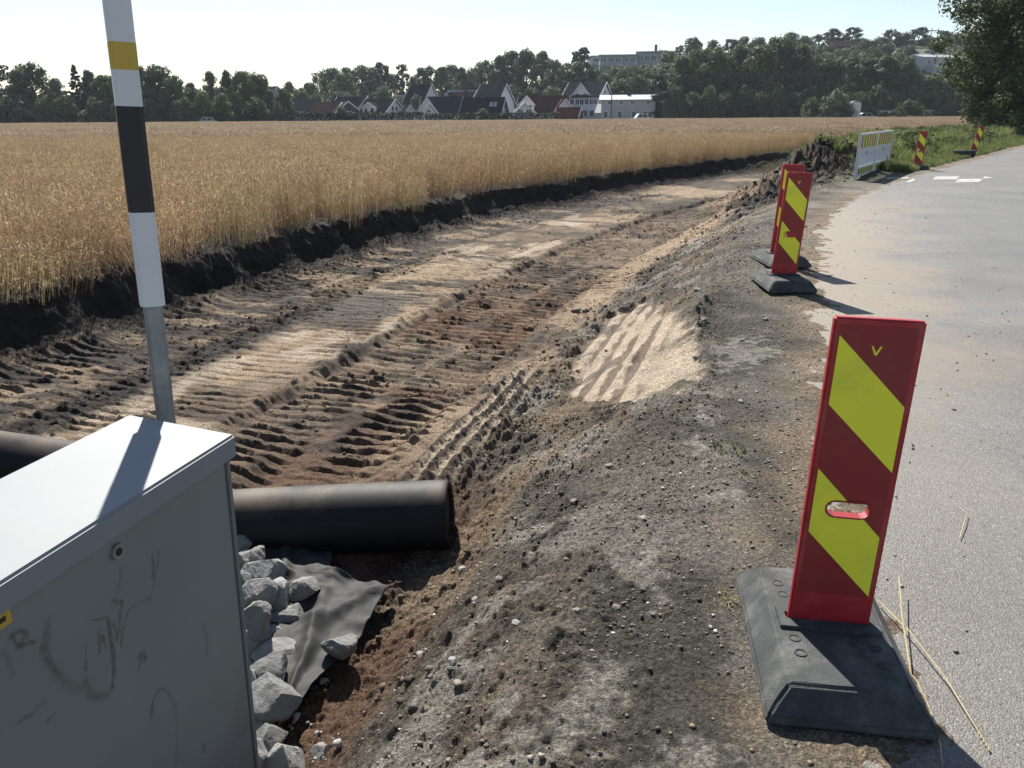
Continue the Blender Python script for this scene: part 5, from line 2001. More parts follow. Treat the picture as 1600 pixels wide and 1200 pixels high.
PROTO = {}
for kind, hgt, rad, cl, per, leaf, seeds in (('round', 12, 4.6, 120, 62, 0.30, (1, 2, 3, 4)), ('tall', 14, 3.6, 130, 56, 0.28, (5, 6, 7)), ('pine', 14, 3.0, 62, 60, 0.26, (8, 9, 10)),
                                             ('spruce', 13, 2.6, 150, 40, 0.24, (11, 12)), ('bush', 3.2, 2.6, 70, 60, 0.18, (13, 14, 15)), ('column', 9.5, 1.7, 90, 60, 0.20, (16,))):
    for sd_ in seeds:
        cm, cs = crown_np(kind, hgt, rad, 800 + sd_, cl, per, leaf)
        tm = trunk_mesh(kind, hgt, rad, cs, sd_, 0.05 * rad + 0.02 * hgt * 0.5)
        PROTO.setdefault(kind, []).append((tm, cm, hgt, rad))
CROWN_COPIES = {}
TREE_NO = [0]


def tree(name, kind, loc, h, w, label, group, leafset='broad', var=0, cat='tree', rz=None):
    tm, cm, ph, pr = PROTO[kind][var % len(PROTO[kind])]
    key = (cm.name, leafset)
    if key not in CROWN_COPIES:
        c2 = cm.copy()
        c2.materials.clear()
        c2.materials.append(LEAF[leafset])
        CROWN_COPIES[key] = c2
    TREE_NO[0] += 1
    root = empty(name, loc, rz if rz is not None else (TREE_NO[0] * 2.399) % 6.283)
    root.scale = (w / (2 * pr), w / (2 * pr), h / ph)
    link('trunk', tm, bark_m, root)
    link('crown', CROWN_COPIES[key], None, root)
    tag(root, label, cat, group)
    return root


def tree_px(px, top, Y, wpx, kind, label, group, leafset='broad', var=0, name=None, base=None, cat='tree', low=0.0):
    p = at(px, 178, Y)
    zb = float(hill_z(p.x, Y)) if base is None else base
    zt = at(px, top, Y).z
    w = wpx / FPX * Y * 1.05
    h = max(zt - zb, 1.0 if kind == 'bush' else 1.45 * w)
    zb = min(zb, zt - h)
    nm = name or {'round': 'leafy_tree', 'tall': 'tall_tree', 'pine': 'pine_tree', 'spruce': 'spruce_tree', 'bush': 'bush', 'column': 'columnar_conifer'}[kind]
    return tree(nm, kind, (p.x, Y, zb - 0.2), h + 0.2, w, label, group, leafset, var, cat)


# left wood edge (px, top y, distance, width px, kind, variant, words)
LEFTROW = [(-30, 108, 186, 60, 'round', 0), (5, 99, 190, 46, 'pine', 0), (38, 112, 184, 44, 'tall', 0), (60, 103, 188, 56, 'round', 1), (94, 126, 183, 34, 'tall', 1), (127, 102, 186, 36, 'spruce', 0), (148, 112, 190, 34, 'tall', 2),
           (172, 122, 184, 44, 'round', 2), (200, 112, 189, 44, 'round', 3), (228, 107, 185, 46, 'tall', 0), (254, 108, 187, 56, 'round', 0), (278, 122, 184, 38, 'round', 1), (302, 131, 192, 30, 'tall', 2),
           (335, 115, 187, 30, 'tall', 1), (361, 114, 190, 32, 'tall', 0), (386, 116, 186, 40, 'round', 2), (408, 119, 189, 38, 'round', 3), (424, 142, 186, 24, 'tall', 2), (446, 141, 182, 26, 'round', 1)]
LEFTWORDS = ['tree at the left end of the wood edge, cut by the picture', 'ragged pine near the left end of the wood edge', 'slim tree between the ragged pine and a broad crown', 'broad round crown left of the low gap in the wood edge',
             'low tree standing in the first gap of the wood edge', 'pointed spruce rising above the wood edge left of the banded pole', 'thin topped tree just right of the pointed spruce', 'low round tree left of the banded pole',
             'round tree behind the banded pole', 'tall crown just right of the banded pole', 'broad dark crown right of the banded pole', 'sloping shoulder tree ending the dark group by the pole', 'small light tree in the sky gap right of the pole',
             'upright airy tree after the sky gap', 'second upright airy tree after the sky gap', 'dense dark tree in the group left of the houses', 'rounded dark tree closing the wood edge', 'small tree at the end of the wood edge before the houses', 'low round tree in front of the pale house wall']
for (px, tp, Y, w, kd, vr), wd in zip(LEFTROW, LEFTWORDS):
    tree_px(px, tp, Y, w, kd, wd, 'trees of the left wood edge', 'pine' if kd in ('pine', 'spruce') else ('pale' if px in (94, 302, 335, 424) else 'broad'), vr, base=-0.2)
for (px, tp, w, wd) in ((-8, 156, 50, 'bush at the left end of the wood foot'), (22, 152, 50, 'rounded light bush below the ragged pine'), (72, 157, 44, 'bush at the wood foot below the broad crown'), (104, 155, 40, 'light bush below the low gap'),
                        (152, 158, 52, 'wide light bush left of the banded pole'), (236, 160, 44, 'bush right of the banded pole'), (290, 158, 40, 'dim bush below the sloping shoulder tree'), (318, 150, 34, 'bush under the sky gap'), (350, 152, 40, 'bush under the airy trees'), (400, 158, 40, 'bush below the dense dark tree')):
    tree_px(px, tp, 179, w, 'bush', wd, 'bushes along the wood foot', 'broad', int(px) % 3, base=-0.2, cat='bush')
# second rank so that no daylight shows low down
for k, px in enumerate(range(-60, 450, 34)):
    tree_px(px + (k * 13) % 11, 140 + (k * 7) % 12, 202, 44, 'round', 'dark tree standing in the second rank of the left wood', 'second rank of the left wood', 'broad', k, base=-0.2)

# wood behind the houses, from left to right
MIDROW = [(455, 130, 262, 30, 'tall', 0), (472, 140, 255, 30, 'round', 1), (488, 132, 268, 30, 'round', 2), (503, 112, 300, 22, 'pine', 0), (522, 111, 285, 42, 'round', 0), (547, 108, 292, 36, 'tall', 1), (540, 117, 262, 38, 'round', 3),
          (568, 105, 290, 40, 'round', 1), (586, 107, 285, 30, 'tall', 2), (601, 100, 278, 26, 'pine', 1), (612, 118, 300, 28, 'round', 2), (631, 103, 275, 20, 'pine', 2), (648, 122, 270, 26, 'tall', 0), (662, 108, 300, 34, 'tall', 1), (676, 103, 296, 24, 'pine', 0),
          (692, 106, 288, 34, 'tall', 2), (708, 104, 300, 32, 'round', 3), (724, 108, 285, 32, 'tall', 0), (742, 110, 290, 36, 'round', 0), (760, 98, 286, 40, 'round', 1), (782, 90, 280, 38, 'tall', 1), (800, 84, 284, 40, 'round', 2), (822, 82, 280, 42, 'round', 3),
          (846, 82, 276, 38, 'tall', 2), (866, 98, 268, 36, 'round', 0), (884, 102, 262, 34, 'round', 1), (905, 77, 272, 32, 'pine', 1), (900, 100, 258, 44, 'tall', 0)]
for i, (px, tp, Y, w, kd, vr) in enumerate(MIDROW):
    where = ['behind the low brown roofs', 'behind the dormer house', 'behind the tall white gable', 'behind the steep roofed white house', 'below the flat roofed hill building'][min(4, int((px - 450) / 92))]
    lab = {'pine': 'dark pine rising above the wood ', 'tall': 'tall narrow crown in the wood ', 'round': 'round leafy crown in the wood '}[kd] + where
    tree_px(px, tp, Y, w, kd, lab, 'wood ' + where, 'pine' if kd == 'pine' else ('pale' if i % 5 == 3 else 'broad'), vr)
for k, px in enumerate(range(470, 930, 30)):
    tree_px(px, 146 + (k * 5) % 9 - 10 * (px > 740), 244, 36, 'round', 'lower tree in the shade of the wood above the house roofs', 'lower trees above the house roofs', 'broad', k)
for (px, tp, Y, w, wd) in ((650, 152, 214, 22, 'yellow green bushy tree between the tall white gable and the blue roof'), (600, 140, 236, 34, 'round tree behind the chimney of the dormer house'), (545, 150, 232, 28, 'round tree between the brown roofs'), (533, 168, 178, 22, 'pale bush in front of the brown roofs'),
                           (755, 172, 178, 26, 'low pale bush in front of the skylight house')):
    tree_px(px, tp, Y, w, 'bush', wd, 'garden bushes among the houses', 'pale', int(px) % 3, base=0.0, cat='bush', name='garden_bush')

# slope under the hill building
for k, (px, tp, Y, w) in enumerate(((925, 112, 270, 40), (945, 118, 262, 34), (960, 108, 280, 30), (975, 110, 272, 40), (1000, 112, 266, 46), (1022, 106, 274, 38), (1040, 103, 262, 40), (940, 132, 250, 40), (968, 128, 248, 44), (996, 122, 246, 48), (1018, 128, 244, 40), (1048, 112, 250, 44), (1062, 106, 262, 40), (956, 106, 302, 30), (972, 105, 300, 30), (988, 105, 303, 32), (1004, 104, 300, 30), (1020, 104, 302, 32), (1036, 102, 300, 30), (1052, 98, 302, 30))):
    tree_px(px, tp, Y, w, 'round', 'leafy crown on the slope right under the flat roofed hill building', 'crowns under the hill building', 'pale' if k % 4 == 2 else 'broad', k)
tree_px(1028, 118, 196, 24, 'column', 'tall dark columnar conifer beside the grey house', None, 'pine', 0, base=0.0)
tree_px(1043, 140, 194, 14, 'tall', 'slim pale tree touching the columnar conifer', None, 'pale', 1, base=0.0)

# tall dark wood on the right, near rank
RIGHT = [(1062, 92, 205, 46, 'tall', 1), (1090, 84, 208, 56, 'round', 0), (1120, 80, 204, 60, 'round', 1), (1152, 74, 207, 58, 'tall', 2), (1182, 78, 203, 60, 'round', 2), (1214, 66, 206, 62, 'round', 3), (1244, 74, 202, 56, 'tall', 0), (1272, 92, 206, 46, 'round', 1), (1296, 98, 204, 44, 'round', 0),
         (1322, 92, 208, 50, 'tall', 1), (1350, 96, 204, 48, 'round', 2), (1376, 90, 200, 52, 'tall', 2), (1402, 98, 198, 46, 'round', 3), (1425, 122, 196, 36, 'round', 0), (1452, 118, 196, 44, 'round', 1), (1480, 120, 198, 46, 'tall', 0), (1510, 110, 200, 50, 'round', 2)]
for i, (px, tp, Y, w, kd, vr) in enumerate(RIGHT):
    where = ['next to the columnar conifer', 'behind the middle of the wheat', 'above the round pale shrub', 'below the hillside terrace house', 'behind the big roadside tree'][min(4, int((px - 1055) / 92))]
    tree_px(px, tp, Y, w, kd, ('tall dark crown in the wood ' if kd == 'tall' else 'broad dark crown in the wood ') + where, 'dark wood ' + where, 'pale' if i in (9, 13) else 'broad', vr, base=-0.2)
for k, px in enumerate(range(1056, 1500, 26)):
    tree_px(px, 140 + (k * 7) % 14, 193, 34, 'round' if k % 2 else 'bush', 'shaded low growth at the foot of the dark wood', 'low growth at the dark wood foot', 'broad', k, base=-0.2, cat='bush', name='understorey_bush')
# hilltop rank
TOP = [(1030, 78, 335, 16, 'pine', 0), (1056, 72, 330, 16, 'pine', 1), (1076, 62, 320, 30, 'round', 2), (1108, 66, 335, 40, 'tall', 0), (1134, 63, 330, 26, 'pine', 2), (1152, 60, 335, 36, 'tall', 1), (1176, 62, 325, 34, 'round', 0), (1200, 60, 330, 36, 'tall', 2), (1222, 54, 325, 38, 'round', 1), (1246, 60, 330, 36, 'round', 3),
       (1268, 54, 345, 26, 'pine', 0), (1286, 47, 350, 28, 'pine', 1), (1317, 45, 345, 28, 'pine', 2), (1340, 66, 330, 40, 'round', 2), (1362, 62, 335, 36, 'round', 0), (1377, 46, 345, 28, 'pine', 0), (1396, 54, 345, 32, 'round', 3), (1418, 44, 350, 26, 'pine', 1), (1434, 62, 350, 34, 'round', 1), (1456, 50, 355, 28, 'pine', 2), (1476, 56, 350, 36, 'round', 2), (1500, 52, 350, 40, 'tall', 0)]
for i, (px, tp, Y, w, kd, vr) in enumerate(TOP):
    where = ['right of the flat roofed hill building', 'on the crest above the dark wood', 'by the brown roof on the crest', 'around the power pylon'][min(3, int((px - 1020) / 118))]
    lab = {'pine': 'pine silhouette ', 'tall': 'tall crown ', 'round': 'round crown '}[kd] + where
    tree_px(px, tp, Y, w, kd, lab, 'hilltop trees ' + where, 'pine' if kd == 'pine' else 'broad', vr)
for k, px in enumerate([q_ for q_ in range(1040, 1520, 22) if not 1404 < q_ < 1490]):
    tree_px(px, 84 + (k * 5) % 13, 285 - (k % 3) * 14, 36, 'round', 'leafy crown filling the hillside between crest and dark wood', 'crowns filling the hillside', 'broad', k)
for k, px in enumerate(range(1250, 1600, 17)):
    if not (1412 < px < 1486):
        tree_px(px, 72 + (k * 7) % 12, 312 + (k % 3) * 9, 36, 'round', 'leafy crown on the upper hillside just under the crest', 'crowns under the crest', 'broad', k + 1)
for k, px in enumerate(range(1300, 1500, 15)):
    tree_px(px, 62 + (k * 5) % 9, 352 + (k % 2) * 10, 32, 'round', 'round crown closing the skyline behind the crest roof', 'crowns closing the skyline', 'broad', k + 2)
for k, (px, tp) in enumerate(((1398, 78), (1412, 74), (1426, 77), (1440, 73), (1455, 76), (1470, 72), (1486, 76), (1502, 74))):
    tree_px(px, tp, 334, 30, 'round', 'round crown right above the hillside terrace house', 'crowns above the terrace house', 'broad', k)
for k, (px, tp) in enumerate(((1408, 92), (1424, 112), (1440, 122), (1458, 124), (1476, 120), (1492, 100))):
    tree_px(px, tp, 284, 30, 'round', 'low crown in front of the hillside terrace house', 'low crowns before the terrace house', 'broad', k)
tree_px(1303, 147, 172, 50, 'bush', 'round pale grey green shrub behind the wheat', None, 'pale', 1, base=-0.1, cat='bush', name='round_shrub')
tree_px(1268, 156, 174, 30, 'bush', 'darker shrub left of the round pale one', None, 'broad', 2, base=-0.1, cat='bush', name='round_shrub')
tree_px(1420, 160, 172, 40, 'bush', 'small shrub below the hillside terrace house', None, 'broad', 0, base=-0.1, cat='bush', name='round_shrub')

# ---- big roadside tree on the right
LEAF['near'] = leafy('roadside_leaves', [(0.030, 0.050, 0.018), (0.054, 0.082, 0.028), (0.090, 0.122, 0.046), (0.15, 0.185, 0.09)], 0.30, 0.42, objvar=0.1)


def big_tree(loc, hgt, rad, seed, clumps, per, leaf, label, kind='round'):
    cm, cs = crown_np(kind, hgt, rad, seed, clumps, per, leaf, 0.19 if kind == 'round' else 0.24)
    cm.materials.append(LEAF['near'])
    tm = trunk_mesh(kind, hgt, rad, cs, seed, 0.32)
    root = empty('roadside_tree' if kind == 'round' else 'roadside_bush', loc, 0.4)
    link('trunk', tm, bark_m, root)
    link('crown', cm, None, root)
    tag(root, label, 'tree' if kind == 'round' else 'bush')


big_tree((37.9, 58.0, -0.2), 15.5, 6.6, 901, 430, 290, 0.115, 'huge leafy tree at the road edge filling the upper right corner')
big_tree((46.0, 66.0, -0.2), 17.0, 7.0, 902, 220, 120, 0.16, 'second leafy tree standing behind the huge roadside one')
big_tree((33.4, 54.5, -0.2), 4.6, 2.7, 903, 90, 110, 0.085, 'leafy bush at the left foot of the huge roadside tree', 'bush')
big_tree((35.6, 52.5, -0.2), 3.4, 2.4, 904, 80, 100, 0.08, 'bush with light leaves under the huge roadside tree', 'bush')
big_tree((40.0, 53.0, -0.2), 4.0, 3.2, 905, 80, 100, 0.09, 'dark bush at the right picture edge under the huge tree', 'bush')

# ---- hedge in front of the houses
hedge_m = LEAF['pine']


def hedge(p0, p1, h, d, label, seed):
    rd = np.random.default_rng(seed)
    p0, p1 = np.array(p0), np.array(p1)
    L_ = np.linalg.norm(p1 - p0)
    n = int(L_ * 150)
    u = rd.uniform(0, 1, n)
    ax = (p1 - p0) / L_
    nr_ = np.array([-ax[1], ax[0], 0])
    P_ = p0 + ax * (u * L_)[:, None] + nr_ * (rd.uniform(-d / 2, d / 2, n))[:, None]
    P_[:, 2] += rd.uniform(0, 1, n) ** 0.6 * (h + 0.22 * fbm(u * L_, u * 0, 0.6, 3, seed))
    nv = rd.normal(size=(n, 3))
    nv /= np.linalg.norm(nv, axis=1, keepdims=True)
    d1 = np.cross(nv, rd.normal(size=(n, 3)))
    d1 /= np.linalg.norm(d1, axis=1, keepdims=True)
    d2 = np.cross(nv, d1)
    v = np.stack([P_ - d1 * 0.2, P_ + d2 * 0.13, P_ + d1 * 0.2, P_ - d2 * 0.13], 1)
    me = mesh_np('foliage', v.reshape(-1, 3) - p0, np.arange(n * 4).reshape(n, 4), {'rnd': ('POINT', 'FLOAT', np.repeat(rd.uniform(0, 1, n), 4))})
    root = empty('hedge', tuple(p0))
    link('foliage', me, hedge_m, root)
    mb = MB()
    for k in range(int(L_ / 1.5)):
        q_ = ax * (k * 1.5)
        mb.tube([(q_[0], q_[1], 0), (q_[0], q_[1], h * 0.8)], [0.05, 0.03], 5)
    mb.build('stem', bark_m, root)
    tag(root, label, 'hedge')


a_, b_ = at(458, 182, 178), at(662, 182, 178)
hedge((a_.x, 178, -0.1), (b_.x, 178, -0.1), 2.5, 1.3, 'long clipped dark hedge between wheat and the left houses', 911)
a_, b_ = at(664, 182, 179), at(872, 182, 179)
hedge((a_.x, 179, -0.1), (b_.x, 179, -0.1), 2.2, 1.3, 'lower clipped hedge in front of the blue roof and skylight houses', 912)
a_, b_ = at(1372, 180, 176), at(1470, 180, 176)
hedge((a_.x, 176, -0.1), (b_.x, 176, -0.1), 1.9, 1.4, 'dark hedge behind the wheat below the hillside house', 913)

# ================================================================== HOUSES
MW = plain('white_boards', (0.74, 0.75, 0.76), 0.6, 0.08, 0.8)
MG = plain('grey_boards', (0.40, 0.42, 0.44), 0.6, 0.08, 0.8)
MBR = plain('brown_boards', (0.085, 0.060, 0.052), 0.7, 0.12, 0.8)
MDB = plain('dark_boards', (0.055, 0.055, 0.062), 0.7, 0.12, 0.8)
RDK = plain('dark_tiles', (0.016, 0.018, 0.023), 1.0, 0.25, 3, spec=0.0)
RGR = plain('grey_tiles', (0.036, 0.039, 0.046), 1.0, 0.25, 3, spec=0.0)
RBR = plain('brown_tiles', (0.040, 0.028, 0.026), 1.0, 0.25, 3, spec=0.0)
RBL = plain('blue_tiles', (0.018, 0.024, 0.038), 1.0, 0.25, 3, spec=0.0)
RRD = plain('red_tiles', (0.055, 0.024, 0.021), 1.0, 0.25, 3, spec=0.0)
RLG = plain('pale_metal_roof', (0.30, 0.33, 0.35), 0.7, 0.1, 2)
TRIM = plain('white_trim', (0.78, 0.79, 0.80), 0.55, 0.05, 2)
m, nt, b = new_mat('window_glass')
b.inputs['Base Color'].default_value = (0.03, 0.035, 0.04, 1)
b.inputs['Roughness'].default_value = 0.08
GLASS = m
CHIM = plain('chimney_dark', (0.06, 0.055, 0.055), 0.8, 0.2, 4)


def window(root, face, u, z, w, h, L, D):
    """face: f front (-y), r right gable (+x), l left gable (-x)"""
    def box(mbx, u0, u1, z0, z1, d0, d1):
        if face == 'f':
            mbx.box(u0, u1, -D / 2 - d1, -D / 2 - d0, z0, z1)
        elif face == 'r':
            mbx.box(L / 2 + d0, L / 2 + d1, u0, u1, z0, z1)
        else:
            mbx.box(-L / 2 - d1, -L / 2 - d0, u0, u1, z0, z1)
    fr = MB()
    t_ = 0.12
    box(fr, u - w / 2 - t_, u - w / 2, z - h / 2 - t_, z + h / 2 + t_, 0.0, 0.07)
    box(fr, u + w / 2, u + w / 2 + t_, z - h / 2 - t_, z + h / 2 + t_, 0.0, 0.07)
    box(fr, u - w / 2, u + w / 2, z + h / 2, z + h / 2 + t_, 0.0, 0.07)
    box(fr, u - w / 2, u + w / 2, z - h / 2 - t_, z - h / 2, 0.0, 0.09)
    if w > 0.9:
        box(fr, u - 0.04, u + 0.04, z - h / 2, z + h / 2, 0.0, 0.06)
    f_ = fr.build('window', TRIM, root)
    pn = MB()
    box(pn, u - w / 2, u + w / 2, z - h / 2, z + h / 2, 0.005, 0.02)
    pn.build('pane', GLASS, f_)


def house(px, Y, L, D, e, r, yaw, wall, roof, label, wins=(), chim=((0.2, 0.0),), zb=None, name='house', dormer=None, trim=TRIM, porch=None, skylights=()):
    p = at(px, 178, Y)
    zb = 0.0 if zb is None else zb
    root = empty(name, (p.x, Y, zb), R(yaw))
    tag(root, label, 'house', 'houses beyond the wheat field')
    mb = MB()
    mb.prism([(-D / 2, -0.6), (D / 2, -0.6), (D / 2, e), (0, r - 0.12), (-D / 2, e)], -L / 2, L / 2, 'x')
    mb.build('wall', wall, root)
    ov, th = 0.45, 0.16
    sl = (r - e) / (D / 2)
    rf = MB()
    for sg in (-1, 1):
        y1, z1 = sg * (D / 2 + ov), e - ov * sl
        rf.prism([(0, r), (y1, z1), (y1, z1 + th), (0, r + th)], -L / 2 - ov, L / 2 + ov, 'x')
    ro = rf.build('roof', roof, root)
    for xe in (-L / 2 - ov - 0.06, L / 2 + ov):
        for sg in (-1, 1):
            y1, z1 = sg * (D / 2 + ov + 0.05), e - (ov + 0.05) * sl
            MB().prism([(0, r - 0.14), (y1, z1 - 0.14), (y1, z1 + th + 0.05), (0, r + th + 0.05)], xe, xe + 0.06, 'x').build('barge_board', trim, ro)
    for (cx, cy) in chim:
        zc = r - abs(cy) * sl
        MB().box(cx * L - 0.35, cx * L + 0.35, cy - 0.3, cy + 0.3, zc - 0.4, r + 0.95).build('chimney', CHIM, ro)
    for (sx_, sy_) in skylights:
        y0 = -sy_ * D / 2
        zc = r - sy_ * (r - e)
        MB().add([(sx_ - 0.4, y0 - 0.45, zc - 0.45 * sl + th + 0.06), (sx_ + 0.4, y0 - 0.45, zc - 0.45 * sl + th + 0.06), (sx_ + 0.4, y0 + 0.45, zc + 0.45 * sl + th + 0.06), (sx_ - 0.4, y0 + 0.45, zc + 0.45 * sl + th + 0.06),
                  (sx_ - 0.4, y0 - 0.45, zc - 0.45 * sl), (sx_ + 0.4, y0 - 0.45, zc - 0.45 * sl), (sx_ + 0.4, y0 + 0.45, zc + 0.45 * sl), (sx_ - 0.4, y0 + 0.45, zc + 0.45 * sl)],
                 [[0, 1, 2, 3], [4, 7, 6, 5], [0, 4, 5, 1], [1, 5, 6, 2], [2, 6, 7, 3], [3, 7, 4, 0]]).build('skylight', RLG, ro)
    for (face, u, z, w, h) in wins:
        window(root, face, u, z, w, h, L, D)
    if dormer:      # gabled dormer on the front: (x, width, base z, eave z, ridge z, wall, roof)
        dx, dw, z0, z1, z2, dm, dr = dormer
        yf = -D / 2 + (z0 - e) / sl if z0 > e else -D / 2 - 0.05
        d_ = MB().prism([(dx - dw / 2, z0), (dx + dw / 2, z0), (dx + dw / 2, z1), (dx, z2), (dx - dw / 2, z1)], yf, 0.0).build('dormer', dm, root)
        dd = MB()
        s2 = (z2 - z1) / (dw / 2)
        for sg in (-1, 1):
            xe, ze = dx + sg * (dw / 2 + 0.3), z1 - 0.3 * s2
            dd.prism([(dx, z2), (xe, ze), (xe, ze + 0.14), (dx, z2 + 0.14)], yf - 0.3, 0.3)
        dd.build('dormer_roof', dr, d_)
        for sg in (-1, 1):
            xe, ze = dx + sg * (dw / 2 + 0.36), z1 - 0.36 * s2
            MB().prism([(dx, z2 - 0.1), (xe, ze - 0.1), (xe, ze + 0.19), (dx, z2 + 0.19)], yf - 0.37, yf - 0.305).build('barge_board', trim, d_)
        for q_ in (-0.23, 0.23):
            fr = MB()
            cx, cz, ww, hh = dx + q_ * dw, z0 + (z1 - z0) * 0.55, dw * 0.2, min(0.9, (z1 - z0) * 0.6 + 0.3)
            fr.box(cx - ww / 2 - 0.08, cx + ww / 2 + 0.08, yf - 0.05, yf, cz - hh / 2 - 0.08, cz + hh / 2 + 0.08)
            f_ = fr.build('window', TRIM, d_)
            MB().box(cx - ww / 2, cx + ww / 2, yf - 0.07, yf - 0.051, cz - hh / 2, cz + hh / 2).build('pane', GLASS, f_)
    return root


# low brown roofs on the left
house(512, 212, 8.0, 7.0, 2.6, 4.9, -22, MBR, RBR, 'low house with dull brown roof at the left end of the row', [('f', -2, 1.5, 1.2, 1.0), ('f', 1.5, 1.5, 1.2, 1.0)], ((0.25, 0),))
house(480, 214, 7.0, 6.5, 3.4, 5.8, 15, MG, RGR, 'grey roofed house half hidden by the low round tree', [('f', 0, 2.4, 1.4, 1.1)], ())
house(543, 205, 5.5, 6.5, 2.5, 5.0, -72, MBR, RBR, 'brown gabled house with white edged roof facing the field', [('r', 0, 2.2, 1.2, 1.0)], ())
house(552, 228, 8.0, 7.0, 4.0, 6.6, -15, MBR, RDK, 'dark house with a pale chimney behind the brown gable', [('f', 1, 3.0, 1.2, 1.0)], ((0.1, 0),))
house(596, 204, 8.4, 7.6, 2.6, 5.5, -30, MW, RDK, 'dark roofed white house with a wide dormer of two windows', [('r', -0.9, 3.3, 0.8, 1.0), ('r', 0.6, 3.3, 0.8, 1.0), ('f', -2.5, 1.5, 1.2, 1.1), ('f', 2.5, 1.5, 1.2, 1.1)], ((0.05, 0.6),), dormer=(-0.6, 4.2, 2.2, 3.6, 4.7, MW, RBR))
house(637, 206, 3.5, 3.2, 2.2, 4.1, -65, MW, RDK, 'tiny white gabled shed between the dormer house and the blue roof', [('r', 0, 2.0, 0.6, 0.6)], (), name='garden_shed')
house(660, 232, 7.6, 7.0, 5.0, 9.7, -40, MW, RDK, 'tall white gable house with steep dark roof and dark chimney', [('r', -0.8, 5.2, 0.9, 1.1), ('r', 1.0, 5.2, 0.9, 1.1), ('r', 0, 2.5, 1.2, 1.2), ('f', -1.5, 3.2, 1.0, 1.2), ('f', 1.5, 3.2, 1.0, 1.2)], ((-0.1, 0),))
house(692, 203, 9.5, 8.0, 2.2, 5.9, -6, MW, RBL, 'wide blue grey roofed house with white nested gables', [('f', 2.6, 1.2, 1.2, 1.0), ('r', 0, 2.4, 1.0, 1.0)], (), dormer=(-3.0, 5.6, 0.4, 2.0, 5.8, MW, RBL))
house(671, 196, 2.2, 3.6, 1.9, 4.0, -92, MW, RBL, 'small white gabled porch with round topped window by the blue roof', [('r', 0, 2.6, 0.8, 0.5)], (), name='porch')
house(724, 226, 8.6, 7.0, 4.3, 7.6, -36, MBR, RBR, 'dark red brown house with white edged gable and square window', [('r', 0, 3.6, 1.0, 1.1), ('f', -1.6, 2.6, 1.0, 1.0)], ((0.12, 0),), dormer=(-2.6, 4.6, 3.0, 4.6, 7.3, MBR, RBR))
house(772, 222, 7.6, 8.2, 4.6, 9.3, -34, MW, RGR, 'steep roofed white house with tall dark chimney and sweeping gable', [('r', -1.3, 5.0, 0.9, 1.3), ('r', 1.2, 2.6, 1.0, 1.2), ('r', -1.3, 2.3, 1.0, 1.2), ('f', 0, 3.4, 1.8, 1.0)], ((0.22, -0.6),))
house(757, 200, 9.8, 6.8, 1.9, 5.6, -16, MDB, RDK, 'dark house with two skylights in its roof', [('r', 0, 2.6, 0.9, 0.8)], ((-0.05, 0),), skylights=((2.2, 0.45), (3.2, 0.45)))
house(819, 199, 3.4, 6.4, 1.6, 4.4, -88, MW, RLG, 'white glazed gable extension with triangular windows', [('r', -1.0, 2.3, 1.1, 1.2), ('r', 1.0, 2.3, 1.1, 1.2)], (), name='house')
house(850, 210, 12.0, 7.6, 2.5, 6.1, -10, MW, RRD, 'long red roofed house with small white gables', [('f', -3.4, 1.4, 1.2, 1.0), ('f', 3.6, 1.4, 1.2, 1.0)], ((-0.05, 0),), dormer=(-3.8, 3.6, 2.6, 4.2, 6.1, MW, RRD))
house(881, 205, 3.6, 4.4, 2.7, 5.2, -80, MW, RRD, 'white gable end at the right of the long red roof', [('r', 0, 2.6, 0.8, 0.9)], ())
house(889, 197, 5.2, 4.0, 1.4, 3.2, -20, MBR, RRD, 'low red roofed garage in front of the big white villa', (), (), name='garage')
W12 = [('f', x_, 4.7, 0.95, 1.2) for x_ in (-3.6, -2.4, -0.9, 0.3, 1.6, 2.9, 3.9)] + [('f', x_, 1.9, 1.1, 1.4) for x_ in (-3.2, -1.0, 1.2, 3.2)] + [('r', -1.4, 4.7, 0.9, 1.2), ('r', 1.4, 4.7, 0.9, 1.2), ('r', 0, 7.0, 0.8, 0.9), ('r', 1.3, 1.9, 0.9, 1.2)]
house(917, 212, 9.6, 7.6, 6.0, 9.2, -30, MW, RGR, 'big two storey white villa with grey roof and central dormer gable', W12, (), dormer=(0.0, 4.4, 6.2, 6.5, 9.0, MW, RGR))
W13 = [('f', x_, 4.3, 0.9, 0.6) for x_ in (-4.4, -1.6, 1.0, 4.6)] + [('f', x_, 1.6, 0.9, 1.3) for x_ in (-5.2, -1.9, 1.4, 4.1, 5.2)]
house(981, 200, 12.6, 7.0, 4.9, 5.9, -8, MG, RLG, 'long grey house with pale low roof and small upper windows', W13, ((0.0, 0.0),))
house(952, 203, 5.0, 5.0, 2.2, 4.0, -20, MG, RLG, 'pale porch wing stuck to the left of the long grey house', [('f', 0.6, 1.2, 1.2, 1.2)], (), name='porch')
house(430, 196, 6.0, 6.0, 5.0, 8.2, -55, MG, RGR, 'grey walled house glimpsed through the trees left of the hedge', [('r', 0, 3.0, 0.9, 1.1)], ())
house(640, 250, 8.0, 6.0, 4.5, 7.4, 10, MG, RLG, 'house with a bright metal roof behind the dormer house', (), ((0.1, 0),))
house(726, 255, 9.0, 6.0, 5.6, 8.8, 5, MBR, RLG, 'house with bright roof edge behind the red brown one', (), ())
house(820, 226, 6.0, 6.0, 3.6, 6.1, -30, MW, RGR, 'small white house peeping out behind the long red roof', [('f', -0.8, 2.4, 0.9, 1.0)], ())

# modern flat roofed buildings on the hill
concrete = plain('pale_concrete', (0.36, 0.38, 0.40), 0.7, 0.12, 0.5)


